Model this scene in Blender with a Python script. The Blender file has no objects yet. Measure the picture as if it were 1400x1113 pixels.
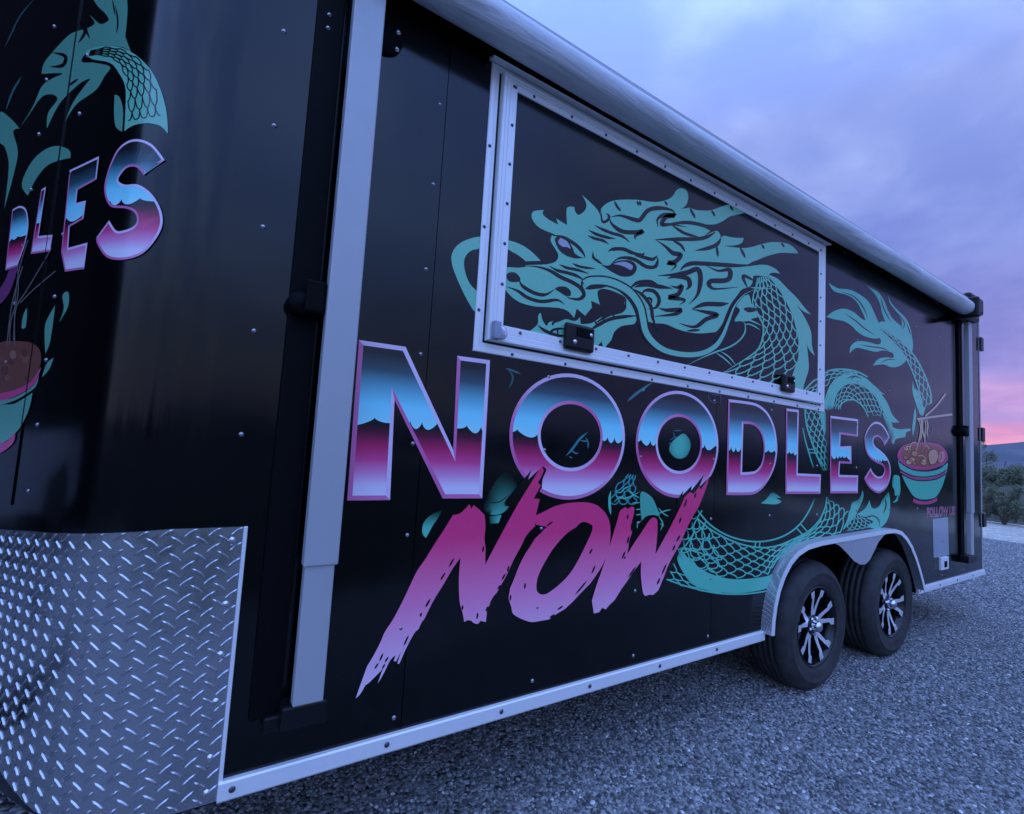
import bpy, bmesh, math, random
from mathutils import Vector, Matrix
from mathutils.geometry import delaunay_2d_cdt
random.seed(7)
scene = bpy.context.scene
COL = scene.collection
R_ = math.radians

# ------------------------------------------------------------------ camera
PXW, PXH = 1400.0, 1113.0
FPX = 661.88
CYAW, CPIT, CROL = R_(32.558), R_(4.461), R_(3.413)
CAM = Vector((1.100, -1.404, 1.261))
cf = Vector((math.sin(CYAW)*math.cos(CPIT), math.cos(CYAW)*math.cos(CPIT), math.sin(CPIT)))
cr0 = cf.cross(Vector((0, 0, 1))).normalized(); cu0 = cr0.cross(cf)
cr = cr0*math.cos(CROL) + cu0*math.sin(CROL)
cu = -cr0*math.sin(CROL) + cu0*math.cos(CROL)
cd = bpy.data.cameras.new('camera'); cam = bpy.data.objects.new('camera', cd); COL.objects.link(cam)
m = Matrix((cr, cu, -cf)).transposed().to_4x4(); m.translation = CAM
cam.matrix_world = m
cd.sensor_fit = 'HORIZONTAL'; cd.sensor_width = 36.0; cd.lens = 36.0*FPX/PXW
cd.clip_start = 0.05; cd.clip_end = 20000
scene.camera = cam

# ------------------------------------------------------------------ world: dusk sky, Nishita with a broken cloud deck over it
W = bpy.data.worlds.new('World'); scene.world = W; W.use_nodes = True
nt = W.node_tree; N = nt.nodes; L = nt.links; N.clear()
def nd(tree, typ, **kw):
    n = tree.nodes.new(typ)
    for k, v in kw.items():
        if k == 'inp':
            for kk, vv in v.items(): n.inputs[kk].default_value = vv
        else: setattr(n, k, v)
    return n
def mth(tree, op, a, b=None, clamp=False):
    n = tree.nodes.new('ShaderNodeMath'); n.operation = op; n.use_clamp = clamp
    for i, v in enumerate((a, b)):
        if v is None: continue
        if isinstance(v, (int, float)): n.inputs[i].default_value = v
        else: tree.links.new(v, n.inputs[i])
    return n.outputs[0]
def ramp(tree, fac, stops, interp='LINEAR'):
    n = tree.nodes.new('ShaderNodeValToRGB'); cr_ = n.color_ramp; cr_.interpolation = interp
    while len(cr_.elements) < len(stops): cr_.elements.new(0.5)
    for e, (p, c) in zip(cr_.elements, stops):
        e.position = p; e.color = (*c, 1) if len(c) == 3 else c
    if fac is not None: tree.links.new(fac, n.inputs[0])
    return n
def mixc(tree, fac, a, b, blend='MIX'):
    n = tree.nodes.new('ShaderNodeMix'); n.data_type = 'RGBA'; n.blend_type = blend
    for i, v in ((0, fac), (6, a), (7, b)):
        if isinstance(v, (int, float)): n.inputs[i].default_value = v
        elif isinstance(v, tuple): n.inputs[i].default_value = (*v, 1) if len(v) == 3 else v
        else: tree.links.new(v, n.inputs[i])
    return n.outputs[2]
SUN_EL, SUN_AZ = R_(5.0), R_(76.0)         # azimuth from +Y toward +X
sky = nd(nt, 'ShaderNodeTexSky'); sky.sky_type = 'NISHITA'; sky.sun_disc = False
sky.sun_elevation = R_(1.0); sky.sun_rotation = SUN_AZ; sky.altitude = 1500
tc = nd(nt, 'ShaderNodeTexCoord')
sep = nd(nt, 'ShaderNodeSeparateXYZ'); L.new(tc.outputs['Generated'], sep.inputs[0])
el = mth(nt, 'MAXIMUM', sep.outputs[2], 0.0)
# toward the afterglow: 1 in the sunset direction
az = mth(nt, 'ADD', mth(nt, 'MULTIPLY', sep.outputs[0], math.sin(SUN_AZ)), mth(nt, 'MULTIPLY', sep.outputs[1], math.cos(SUN_AZ)))
glow = ramp(nt, az, [(0.0, (0, 0, 0)), (0.55, (1, 1, 1))], 'EASE').outputs[0]      # clear brighter east -> cloudier west
pink = ramp(nt, az, [(0.84, (0, 0, 0)), (0.975, (1, 1, 1))], 'EASE').outputs[0]      # afterglow only round the sunset point
# cloud deck: project direction on a plane overhead
den = mth(nt, 'ADD', el, 0.16)
comb = nd(nt, 'ShaderNodeCombineXYZ')
L.new(mth(nt, 'DIVIDE', sep.outputs[0], den), comb.inputs[0]); L.new(mth(nt, 'DIVIDE', sep.outputs[1], den), comb.inputs[1])
n1 = nd(nt, 'ShaderNodeTexNoise', inp={'Scale': 1.7, 'Detail': 5.0, 'Roughness': 0.5, 'Distortion': 0.35}); L.new(comb.outputs[0], n1.inputs['Vector'])
n2 = nd(nt, 'ShaderNodeTexNoise', inp={'Scale': 4.6, 'Detail': 6.0, 'Roughness': 0.55, 'Distortion': 0.2}); L.new(comb.outputs[0], n2.inputs['Vector'])
cl = mth(nt, 'ADD', mth(nt, 'MULTIPLY', n1.outputs[0], 0.72), mth(nt, 'MULTIPLY', n2.outputs[0], 0.28))
clf = ramp(nt, cl, [(0.40, (0, 0, 0)), (0.62, (1, 1, 1))], 'EASE').outputs[0]
away_ = ramp(nt, el, [(0.0, (0.40, 0.42, 0.44)), (0.08, (0.40, 0.45, 0.52)), (0.2, (0.36, 0.52, 1.00)), (0.36, (0.52, 0.90, 2.10)), (0.5, (0.62, 1.10, 2.75)), (1.0, (0.62, 1.10, 2.75))]).outputs[0]
toward0 = ramp(nt, el, [(0.0, (0.36, 0.36, 0.78)), (0.15, (0.28, 0.28, 0.74)), (0.24, (0.23, 0.25, 0.70)), (0.34, (0.215, 0.285, 0.78)), (0.54, (0.36, 0.475, 1.0)), (0.75, (0.48, 0.80, 1.9)), (1.0, (0.62, 1.10, 2.75))]).outputs[0]
pinkc = ramp(nt, el, [(0.0, (0.95, 0.42, 0.55)), (0.068, (1.05, 0.31, 0.52)), (0.080, (0.60, 0.36, 0.76)), (0.10, (0.58, 0.31, 0.72)), (0.125, (0.55, 0.32, 0.72)), (0.150, (0.30, 0.26, 0.72)),
                      (0.24, (0.22, 0.235, 0.68)), (0.34, (0.215, 0.285, 0.78)), (0.54, (0.36, 0.475, 1.0)), (0.75, (0.48, 0.80, 1.9)), (1.0, (0.62, 1.10, 2.75))]).outputs[0]
toward = mixc(nt, pink, toward0, pinkc)
base = mixc(nt, glow, away_, toward)
light_c = mixc(nt, 1.0, base, (1.36, 1.28, 1.10), 'MULTIPLY')
dark_c = mixc(nt, 1.0, base, (0.83, 0.85, 0.92), 'MULTIPLY')
clouds = mixc(nt, clf, dark_c, light_c)
skys = mixc(nt, 1.0, sky.outputs[0], (0.30, 0.30, 0.30), 'MULTIPLY')
fin = mixc(nt, 0.94, skys, clouds)
bg = nd(nt, 'ShaderNodeBackground', inp={'Strength': 1.0}); L.new(fin, bg.inputs[0])
wo = nd(nt, 'ShaderNodeOutputWorld'); L.new(bg.outputs[0], wo.inputs[0])

sl = bpy.data.lights.new('sun', 'SUN'); sl.energy = 0.12; sl.angle = R_(20); sl.color = (1.0, 0.66, 0.62)
so = bpy.data.objects.new('sun', sl); COL.objects.link(so)
sd = Vector((math.sin(SUN_AZ)*math.cos(SUN_EL), math.cos(SUN_AZ)*math.cos(SUN_EL), math.sin(SUN_EL)))
so.rotation_euler = (-sd).to_track_quat('-Z', 'Y').to_euler()
scene.view_settings.view_transform = 'Standard'; scene.view_settings.look = 'None'
scene.view_settings.exposure = 0.0; scene.view_settings.gamma = 1.0
scene.view_settings.use_curve_mapping = False
try:
    scene.render.engine = 'CYCLES'
except Exception: pass

# ------------------------------------------------------------------ helpers
def ray(px, py): return cr*((px-PXW/2)/FPX) + cu*((PXH/2-py)/FPX) + cf
def on_wall(px, py, Y=0.0):
    v = ray(px, py); t = (Y-CAM.y)/v.y; return CAM + v*t
def on_ground(px, py, z=0.0):
    v = ray(px, py); t = (z-CAM.z)/v.z; return CAM + v*t

def link(o, parent=None):
    COL.objects.link(o)
    if parent is not None: o.parent = parent
    return o
def tag(o, label=None, cat=None, group=None, kind=None):
    if label: o['label'] = label
    if cat: o['category'] = cat
    if group: o['group'] = group
    if kind: o['kind'] = kind
    return o
class MB:
    """collects faces for one mesh"""
    def __init__(s): s.v = []; s.f = []; s.a = []; s.sm = []; s.mi = []
    def add(s, vs, fs, attr=None, smooth=False, mi=0):
        o = len(s.v); s.v += [tuple(p) for p in vs]
        s.a += attr if attr is not None else [(0, 0, 0, 1)]*len(vs)
        s.f += [tuple(i+o for i in f) for f in fs]; s.sm += [smooth]*len(fs); s.mi += [mi]*len(fs); return s
    def box(s, x0, x1, y0, y1, z0, z1, M=None, bev=0.0, mi=0):
        if bev > 0:
            bm = bmesh.new(); bmesh.ops.create_cube(bm, size=1.0)
            for v in bm.verts: v.co = Vector(((x0+x1)/2+v.co.x*(x1-x0), (y0+y1)/2+v.co.y*(y1-y0), (z0+z1)/2+v.co.z*(z1-z0)))
            bmesh.ops.bevel(bm, geom=list(bm.edges), offset=bev, segments=2, affect='EDGES', profile=0.5)
            bm.verts.index_update(); vs = [v.co.copy() for v in bm.verts]; fs = [[v.index for v in f.verts] for f in bm.faces]; bm.free()
        else:
            vs = [Vector(p) for p in ((x0,y0,z0),(x1,y0,z0),(x1,y1,z0),(x0,y1,z0),(x0,y0,z1),(x1,y0,z1),(x1,y1,z1),(x0,y1,z1))]
            fs = [(0,3,2,1),(4,5,6,7),(0,1,5,4),(1,2,6,5),(2,3,7,6),(3,0,4,7)]
        if M is not None: vs = [M @ v for v in vs]
        return s.add(vs, fs, mi=mi)
    def prism(s, prof, ax0, ax1, fn, cap=True, smooth=False, closed=True, mi=0):
        """extrude 2-D outline prof between ax0 and ax1; fn(a,b,t)->xyz"""
        n = len(prof); vs = [fn(a, b, ax0) for a, b in prof] + [fn(a, b, ax1) for a, b in prof]
        fs = [(i, (i+1) % n, (i+1) % n+n, i+n) for i in range(n if closed else n-1)]
        s.add(vs, fs, smooth=smooth, mi=mi)
        if cap and closed:
            s.add(vs[:n], [tuple(range(n))[::-1]], mi=mi); s.add(vs[n:], [tuple(range(n))], mi=mi)
        return s
    def lathe(s, prof, M, seg=48, smooth=True, mi=0, a0=0, a1=2*math.pi):
        """prof list of (r, h) revolved about local Z, placed by M"""
        full = abs(a1-a0-2*math.pi) < 1e-6; ns = seg if full else seg+1
        vs = []; fs = []
        for i in range(ns):
            a = a0+(a1-a0)*i/seg
            for r, h in prof: vs.append(M @ Vector((r*math.cos(a), r*math.sin(a), h)))
        k = len(prof)
        for i in range(seg):
            for j in range(k-1):
                i2 = (i+1) % ns
                fs.append((i*k+j, i2*k+j, i2*k+j+1, i*k+j+1))
        return s.add(vs, fs, smooth=smooth, mi=mi)
    def tube(s, pts, rad, seg=8, mi=0):
        pts = [Vector(p) for p in pts]; vs = []; fs = []
        rr = rad if isinstance(rad, (list, tuple)) else [rad]*len(pts)
        for i, p in enumerate(pts):
            t = (pts[min(i+1, len(pts)-1)]-pts[max(i-1, 0)]).normalized()
            a = t.orthogonal().normalized() if i == 0 else (pa - t*pa.dot(t)).normalized()
            pa = a; b = t.cross(a)
            for k in range(seg):
                w = 2*math.pi*k/seg; vs.append(p+(a*math.cos(w)+b*math.sin(w))*rr[i])
        for i in range(len(pts)-1):
            for k in range(seg):
                k2 = (k+1) % seg; fs.append((i*seg+k, i*seg+k2, (i+1)*seg+k2, (i+1)*seg+k))
        s.add(vs, fs, smooth=True, mi=mi)
        s.add(vs[:seg], [tuple(range(seg))[::-1]], mi=mi); s.add(vs[-seg:], [tuple(range(seg))], mi=mi); return s
    def build(s, name, mats, parent=None, attr=False):
        me = bpy.data.meshes.new(name); me.from_pydata(s.v, [], s.f)
        me.polygons.foreach_set('use_smooth', s.sm)
        if not isinstance(mats, (list, tuple)): mats = [mats]
        for m_ in mats: me.materials.append(m_)
        me.polygons.foreach_set('material_index', s.mi)
        if attr:
            at = me.attributes.new('art', 'FLOAT_COLOR', 'POINT')
            at.data.foreach_set('color', [c for t in s.a for c in t])
        me.update()
        return link(bpy.data.objects.new(name, me), parent)
def empty(name, loc=(0, 0, 0)):
    o = bpy.data.objects.new(name, None); o.location = loc; COL.objects.link(o); return o

# ------------------------------------------------------------------ materials
def mat(name, col=(0.5, 0.5, 0.5), rough=0.5, metal=0.0, spec=0.5, **kw):
    m_ = bpy.data.materials.new(name); m_.use_nodes = True
    b = m_.node_tree.nodes['Principled BSDF']
    b.inputs['Base Color'].default_value = (*col, 1); b.inputs['Roughness'].default_value = rough
    b.inputs['Metallic'].default_value = metal; b.inputs['Specular IOR Level'].default_value = spec
    for k, v in kw.items(): b.inputs[k].default_value = v
    return m_
def bsdf(m_): return m_.node_tree.nodes['Principled BSDF']
def noise(t, scale, detail=4, rough=0.5, vec=None, dist=0.0):
    n = t.nodes.new('ShaderNodeTexNoise'); n.inputs['Scale'].default_value = scale; n.inputs['Detail'].default_value = detail
    n.inputs['Roughness'].default_value = rough; n.inputs['Distortion'].default_value = dist
    if vec is not None: t.links.new(vec, n.inputs['Vector'])
    return n.outputs[0]
def objco(t): return t.nodes.new('ShaderNodeTexCoord').outputs['Object']
def bump(m_, h, strength=0.2, dist=0.01):
    t = m_.node_tree; b = t.nodes.new('ShaderNodeBump'); b.inputs['Strength'].default_value = strength; b.inputs['Distance'].default_value = dist
    t.links.new(h, b.inputs['Height']); t.links.new(b.outputs[0], bsdf(m_).inputs['Normal']); return b
def vary_rough(m_, scale, lo, hi, detail=5):
    t = m_.node_tree; r = ramp(t, noise(t, scale, detail, 0.6, objco(t)), [(0.3, (lo,)*3), (0.7, (hi,)*3)])
    t.links.new(r.outputs[0], bsdf(m_).inputs['Roughness'])
def vary_col(m_, scale, c0, c1, detail=5, p=(0.3, 0.7)):
    t = m_.node_tree; r = ramp(t, noise(t, scale, detail, 0.6, objco(t)), [(p[0], c0), (p[1], c1)])
    t.links.new(r.outputs[0], bsdf(m_).inputs['Base Color'])

MATS = {}
def black_film(name, spec=0.42):
    m_ = mat(name, (0.002, 0.002, 0.003), 0.10, 0, spec)
    t = m_.node_tree; co = objco(t)
    h = mth(t, 'ADD', mth(t, 'MULTIPLY', noise(t, 1.6, 2, 0.4, co), 1.0), mth(t, 'MULTIPLY', noise(t, 900, 2, 0.5, co), 0.00035))
    bump(m_, h, 0.35, 0.018)
    r = ramp(t, noise(t, 5, 6, 0.65, co), [(0.3, (0.09,)*3), (0.75, (0.17,)*3)]); t.links.new(r.outputs[0], bsdf(m_).inputs['Roughness'])
    # fine dust
    d = ramp(t, noise(t, 420, 3, 0.7, co), [(0.62, (0.0016, 0.0016, 0.0022)), (0.82, (0.006, 0.0065, 0.008))]); t.links.new(d.outputs[0], bsdf(m_).inputs['Base Color'])
    return m_
MATS['wall'] = black_film('black_gloss_wrap')
MATS['nose'] = black_film('black_gloss_nose')
MATS['alu'] = mat('mill_aluminium', (0.92, 0.91, 0.90), 0.40, 0.2); vary_rough(MATS['alu'], 30, 0.30, 0.46)
MATS['anod'] = mat('anodised_silver', (0.47, 0.47, 0.48), 0.45, 0.2); vary_rough(MATS['anod'], 12, 0.36, 0.50)
MATS['tread'] = mat('tread_plate', (0.56, 0.57, 0.60), 0.24, 1.0)
t_ = MATS['tread'].node_tree; co_ = objco(t_)
bump(MATS['tread'], mth(t_, 'ADD', noise(t_, 5, 2, 0.5, co_), mth(t_, 'MULTIPLY', noise(t_, 60, 3, 0.5, co_), 0.02)), 0.35, 0.02)
vary_rough(MATS['tread'], 18, 0.20, 0.36)
MATS['steel'] = mat('bright_steel', (0.7, 0.7, 0.72), 0.25, 1.0)
MATS['screw'] = mat('dark_screw', (0.10, 0.10, 0.12), 0.4, 0.6)
MATS['blkplastic'] = mat('black_plastic', (0.005, 0.005, 0.006), 0.38, 0, 0.35)
MATS['blkmatte'] = mat('black_matte', (0.0022, 0.0022, 0.003), 0.7, 0, 0.12)
MATS['well'] = mat('wheel_well_black', (0.008, 0.008, 0.009), 0.8, 0, 0.2)
MATS['rubber'] = mat('tyre_rubber', (0.020, 0.020, 0.022), 0.62, 0, 0.4); vary_col(MATS['rubber'], 14, (0.022, 0.022, 0.022), (0.050, 0.048, 0.047))
MATS['rimblk'] = mat('rim_gloss_black', (0.007, 0.007, 0.008), 0.18)
MATS['machined'] = mat('machined_aluminium', (0.92, 0.91, 0.92), 0.32, 0.55)
MATS['chrome'] = mat('chrome', (0.75, 0.76, 0.8), 0.12, 1.0)
MATS['vinyl'] = mat('awning_vinyl', (0.46, 0.48, 0.52), 0.48, 0, 0.45)
t_ = MATS['vinyl'].node_tree; co_ = objco(t_)
mp_ = t_.nodes.new('ShaderNodeMapping'); mp_.inputs['Scale'].default_value = (0.9, 7, 7); t_.links.new(co_, mp_.inputs[0])
bump(MATS['vinyl'], noise(t_, 1.5, 4, 0.5, mp_.outputs[0], 1.4), 0.5, 0.03)
vary_col(MATS['vinyl'], 3.2, (0.52, 0.53, 0.55), (0.70, 0.71, 0.73))
MATS['clear'] = mat('clear_plastic', (0.55, 0.58, 0.68), 0.2, 0, 0.5, **{'Transmission Weight': 0.45, 'IOR': 1.45})
MATS['white'] = mat('white_sticker', (0.55, 0.57, 0.62), 0.35)
MATS['roof'] = mat('roof_sheet', (0.5, 0.5, 0.52), 0.4, 0.6)

# ------------------------------------------------------------------ trailer plan profile (unrolled coordinate s; s = X on the flat side)
XB, XR, WID = 1.116, 7.055, 2.44            # bend, rear, width
ZB, ZT = 0.365, 2.79
_phi_s = [(0.0, 0), (0.06, 11), (0.12, 24), (0.20, 39), (0.28, 50), (0.36, 57), (0.44, 59)]
def _phi(a):
    for (a0, p0), (a1, p1) in zip(_phi_s, _phi_s[1:]):
        if a <= a1: return p0+(p1-p0)*(a-a0)/(a1-a0)
    return _phi_s[-1][1]
PROF = [(XB, 0.0, 0.0)]                     # X, Y, arc length from the bend
DS = 0.01
while PROF[-1][1] < WID/2:
    x, y, a = PROF[-1]; p = R_(_phi(a+DS/2)); PROF.append((x-math.cos(p)*DS, y+math.sin(p)*DS, a+DS))
def plan(s):
    """unrolled s -> (X, Y, nx, ny) with outward normal"""
    if s >= XB: return s, 0.0, 0.0, -1.0
    a = XB-s; i = min(int(a/DS), len(PROF)-2); f = a/DS-i
    x = PROF[i][0]+(PROF[i+1][0]-PROF[i][0])*f; y = PROF[i][1]+(PROF[i+1][1]-PROF[i][1])*f
    p = R_(_phi(a)); return x, y, -math.sin(p), -math.cos(p)
def S2W(s, z, off=0.0):
    x, y, nx, ny = plan(s); return (x+nx*off, y+ny*off, z)
def pix(px, py, off=0.0):
    """photo pixel -> (s, z) on the trailer skin (offset off outwards)"""
    p = on_wall(px, py, -off)
    if p.x >= XB: return (p.x, p.z)
    v = ray(px, py)
    for i in range(len(PROF)-1):
        x0, y0 = PROF[i][:2]; x1, y1 = PROF[i+1][:2]
        dx, dy = x1-x0, y1-y0
        det = v.x*(-dy)-v.y*(-dx)
        if abs(det) < 1e-9: continue
        bx, by = x0-CAM.x, y0-CAM.y
        t = (bx*(-dy)-by*(-dx))/det; u = (v.x*by-v.y*bx)/det
        if t > 0 and -0.02 <= u <= 1.02: return (XB-(PROF[i][2]+u*DS), CAM.z+v.z*t)
    return (XB-PROF[-1][2], CAM.z)
# ------------------------------------------------------------------ the food trailer
TR = empty('food_trailer', (4.0, 1.22, 0.0))
tag(TR, 'long black food trailer covered in a teal dragon, with chrome NOODLES lettering and an awning', 'food trailer')
def part(mb, name, mats, parent=None, attr=False):
    p = parent or TR
    o = mb.build(name, mats, None, attr)
    o.parent = p
    # keep world placement although the parent sits elsewhere
    if p.type == 'EMPTY': o.matrix_parent_inverse = Matrix.Translation(-p.location)
    return o
def fill2d(outer, holes=(), grid=None, box=None):
    """constrained triangulation of a polygon with holes; returns verts2d, tris"""
    vs = []; fs = []
    for loop in [outer]+list(holes):
        o = len(vs); vs += [Vector(p) for p in loop]; fs.append(list(range(o, o+len(loop))))
    if grid:
        x0 = min(p[0] for p in outer); x1 = max(p[0] for p in outer); z0 = min(p[1] for p in outer); z1 = max(p[1] for p in outer)
        nx = int((x1-x0)/grid[0])+1; nz = int((z1-z0)/grid[1])+1
        for i in range(1, nx):
            for j in range(1, nz): vs.append(Vector((x0+(x1-x0)*i/nx, z0+(z1-z0)*j/nz)))
    r = delaunay_2d_cdt(vs, [], fs, 2 if holes else 1, 1e-6)
    V, F, FO = r[0], r[2], r[5]
    return V, F
def _mk(p): return (p[0], 0.0, p[1])

# fender arch (X, z) shared by the wall cut-out and the fender itself
ARCH = [(3.560, 0.400), (3.566, 0.470), (3.582, 0.540), (3.612, 0.615), (3.660, 0.685), (3.722, 0.745), (3.80, 0.788), (3.90, 0.815), (4.05, 0.828), (4.55, 0.842),
        (4.92, 0.852), (5.03, 0.850), (5.13, 0.832), (5.22, 0.790), (5.31, 0.725), (5.39, 0.640), (5.455, 0.555), (5.51, 0.470), (5.545, 0.400)]
SEAMS = [XB, 1.675, 3.145, 4.615, 6.085, XR]
for x0, x1 in zip(SEAMS, SEAMS[1:]):
    g = 0.0012
    a, b = x0+(g if x0 > XB else 0), x1-g
    poly = [(a, ZT), (a, ZB)]
    cut = [(x-0.004 if x < 4.5 else x+0.004, z) for x, z in ARCH]
    ins = [(x, z) for x, z in cut if a < x < b]
    def zat(x):
        for (xa, za), (xb, zb) in zip(cut, cut[1:]):
            if xa <= x <= xb: return za+(zb-za)*(x-xa)/(xb-xa)
    if cut[0][0] > a and cut[0][0] < b: poly += [(cut[0][0], ZB)]
    if zat(a) is not None: poly = [(a, ZT), (a, zat(a))]
    poly += ins
    if zat(b) is not None: poly += [(b, zat(b))]
    else:
        if ins: poly += [(ins[-1][0], ZB)]
        poly += [(b, ZB)]
    poly += [(b, ZT)]
    V, F = fill2d(poly)
    mb = MB(); mb.add([_mk(v) for v in V], F)
    n = len(poly)
    mb.add([(p[0], 0.0, p[1]) for p in poly]+[(p[0], 0.004, p[1]) for p in poly], [(i, (i+1) % n, (i+1) % n+n, i+n) for i in range(n)])
    part(mb, 'side_panel', MATS['wall'])
# nose skin, roof, far wall, rear wall, floor, wheel-well liner
mb = MB(); k = len(PROF)
mirror = [(x, WID-y) for x, y, a in PROF[::-1]]
pl = [(x, y) for x, y, a in PROF]+mirror
mb.add([(x, y, ZB) for x, y in pl]+[(x, y, ZT) for x, y in pl], [(i, i+1, i+1+len(pl), i+len(pl)) for i in range(len(pl)-1)], smooth=True)
part(mb, 'nose_panel', MATS['nose'])
foot = pl+[(XR, WID), (XR, 0.0)]
mb = MB(); mb.prism([(x, y) for x, y in foot], ZT, ZT+0.03, lambda a, b, t: (a, b, t)); part(mb, 'roof', MATS['roof'])
mb = MB(); mb.box(XB, XR, WID-0.004, WID, ZB, ZT); mb.box(XR-0.004, XR, 0.004, WID-0.004, ZB, ZT); part(mb, 'far_wall', MATS['wall'])
mb = MB(); inner = [(x+0.02, max(y, 0.02)) for x, y, a in PROF]+[(x+0.02, min(y, WID-0.02)) for x, y in mirror]
mb.prism(inner+[(3.45, WID-.02), (3.45, 0.02)], ZB-0.02, ZB+0.03, lambda a, b, t: (a, b, t)); mb.box(5.60, XR-.006, 0.02, WID-.02, ZB-0.02, ZB+.03)
mb.box(3.45, 5.60, 0.42, WID-.42, ZB-0.02, ZB+.03)
mb.box(1.3, 6.9, 0.45, 0.53, 0.22, ZB-0.02); mb.box(1.3, 6.9, WID-.53, WID-.45, 0.22, ZB-0.02)
for i in range(12): mb.box(1.5+i*.47, 1.54+i*.47, 0.36, WID-.36, 0.29, ZB-0.021)
mb.tube([(4.121, 0.1, .345), (4.121, WID-.1, .345)], 0.035); mb.tube([(5.132, 0.1, .345), (5.132, WID-.1, .345)], 0.035)
part(mb, 'chassis', MATS['blkmatte'])
mb = MB(); mb.box(1.75, 3.35, .62, 1.75, .10, ZB-.03, bev=.03); part(mb, 'shade_tank_front', MATS['blkmatte'])  # added tank shape, out of view, blocks far-side light under the floor
mb = MB(); mb.box(5.75, 6.75, .62, 1.75, .12, ZB-.03, bev=.03); part(mb, 'shade_tank_rear', MATS['blkmatte'])  # second added tank, unseen, keeps the ground under the rear dark
mb = MB()
mb.add([(x, y, z) for x, z in ARCH for y in (0.004, 0.40)], [(2*i, 2*i+1, 2*i+3, 2*i+2) for i in range(len(ARCH)-1)])
mb.box(3.46, 5.62, 0.40, 0.42, 0.25, 0.95)
part(mb, 'wheel_well', MATS['well'])
mb = MB(); mb.box(XB+.01, XR-.01, 0.012, 0.02, 0.9, ZT); part(mb, 'wall_backing', MATS['blkmatte'])
# tongue
mb = MB()
apx = PROF[-1][0]
for sgn in (-1, 1):
    M = Matrix.Translation((apx+.35, WID/2+sgn*.45, 0.28)) @ Matrix.Rotation(sgn*R_(-20), 4, 'Z')
    mb.box(-1.4, .4, -.04, .04, -.05, .05, M)
mb.box(apx-1.2, apx-.9, WID/2-.06, WID/2+.06, .24, .36, bev=.01)
part(mb, 'tongue', MATS['blkmatte'])
mb = MB(); mb.tube([(apx-.75, WID/2, 0.0), (apx-.75, WID/2, .75)], .035); mb.box(apx-.85, apx-.65, WID/2-.1, WID/2+.1, -.01, .015); part(mb, 'jack', MATS['blkmatte'])

# bottom rails
def rail(x0, x1, z0, z1, name):
    mb = MB()
    prof = [(0.0, z1), (-0.012, z1), (-0.016, z1-.004), (-0.016, z0+.005), (-0.012, z0), (0.03, z0), (0.03, z0+.004), (0.0, z0+.004)]
    mb.prism(prof, x0, x1, lambda a, b, t: (t, a, b)); o = part(mb, name, MATS['alu'])
    sc = MB(); x = x0+0.03
    while x < x1-.03:
        M = Matrix.Translation((x, -0.0165, (z0+z1)/2+.002)) @ Matrix.Rotation(R_(90), 4, 'X')
        sc.lathe([(0.0, .003), (.006, .0025), (.008, 0)], M, 10); x += 0.385
    s = part(sc, 'rail_screws', MATS['screw'], o); s['kind'] = 'stuff'
rail(1.216, 3.565, 0.361, 0.409, 'bottom_rail'); rail(5.55, XR+.003, 0.361, 0.409, 'bottom_rail')

# rivets
mb = MB(); rv = random.Random(3)
RZ = [0.70, 0.972, 1.245, 1.52, 1.794, 2.065, 2.336]
for cx_ in (1.192, 1.650, 2.148, 2.642, 3.128, 3.615, 4.105, 4.600, 5.09, 5.58, 6.070, 6.56):
    for z in RZ+([0.445] if cx_ < 3.3 or cx_ > 5.7 else []):
        if 1.82 < cx_ < 4.18 and 1.53 < z < 2.6: continue
        if 3.45 < cx_ < 5.6 and z < 0.9: continue
        zz = z+rv.uniform(-.006, .006); xx = cx_+rv.uniform(-.003, .003)
        M = Matrix.Translation((xx, 0, zz)) @ Matrix.Rotation(R_(90), 4, 'X')
        mb.lathe([(0.0, .0048), (.003, .0044), (.0055, .003), (.007, 0.0)], M, 10)
for z in (2.44, 2.40, 2.52, 2.58):
    M = Matrix.Translation((1.300, -.012, z)) @ Matrix.Rotation(R_(90), 4, 'X'); mb.lathe([(0.0, .0046), (.004, .004), (.007, 0.0)], M, 10)
for s_ in (0.86, 0.60, 0.36):
    for z in (0.9+.17*i for i in range(11)):
        if z < 1.06: continue
        c = Vector(S2W(s_, z)); nx, ny = plan(s_)[2:]
        M = Matrix.Translation(c) @ Vector((nx, ny, 0)).to_track_quat('Z', 'Y').to_matrix().to_4x4()
        mb.lathe([(0.0, .0042), (.0035, .0036), (.006, 0.0)], M, 10) if s_ < .8 else None
for x in [1.9+.36*i for i in range(12)]:
    M = Matrix.Translation((x, 0, 2.60)) @ Matrix.Rotation(R_(90), 4, 'X'); mb.lathe([(0.0, .0046), (.004, .004), (.007, 0.0)], M, 8)
o = part(mb, 'rivets', mat('rivet_black', (0.34, 0.34, 0.36), 0.14, 0.9)); o['kind'] = 'stuff'

# ---- serving hatch
def ring(mb, x0, x1, z0, z1, w, wt, y0, y1, mi=0):
    out = [(x0, z0), (x1, z0), (x1, z1), (x0, z1)]; inn = [(x0+w, z0+w), (x1-w, z0+w), (x1-w, z1-wt), (x0+w, z1-wt)]
    b = min(.0025, abs(y1-y0)*.4)
    vs = []
    for (l, y) in ((out, y0), (out, y1+b), ([(x0+b, z0+b), (x1-b, z0+b), (x1-b, z1-b), (x0+b, z1-b)], y1),
                   ([(x0+w-b, z0+w-b), (x1-w+b, z0+w-b), (x1-w+b, z1-wt+b), (x0+w-b, z1-wt+b)], y1), (inn, y1+b), (inn, y0)):
        vs += [(a, y, c) for a, c in l]
    fs = []
    for r in range(5):
        for i in range(4):
            j = (i+1) % 4; fs.append((r*4+i, r*4+j, (r+1)*4+j, (r+1)*4+i))
    mb.add(vs, fs, mi=mi)
PY = 0.014                                   # panel stands this far off the wall
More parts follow.
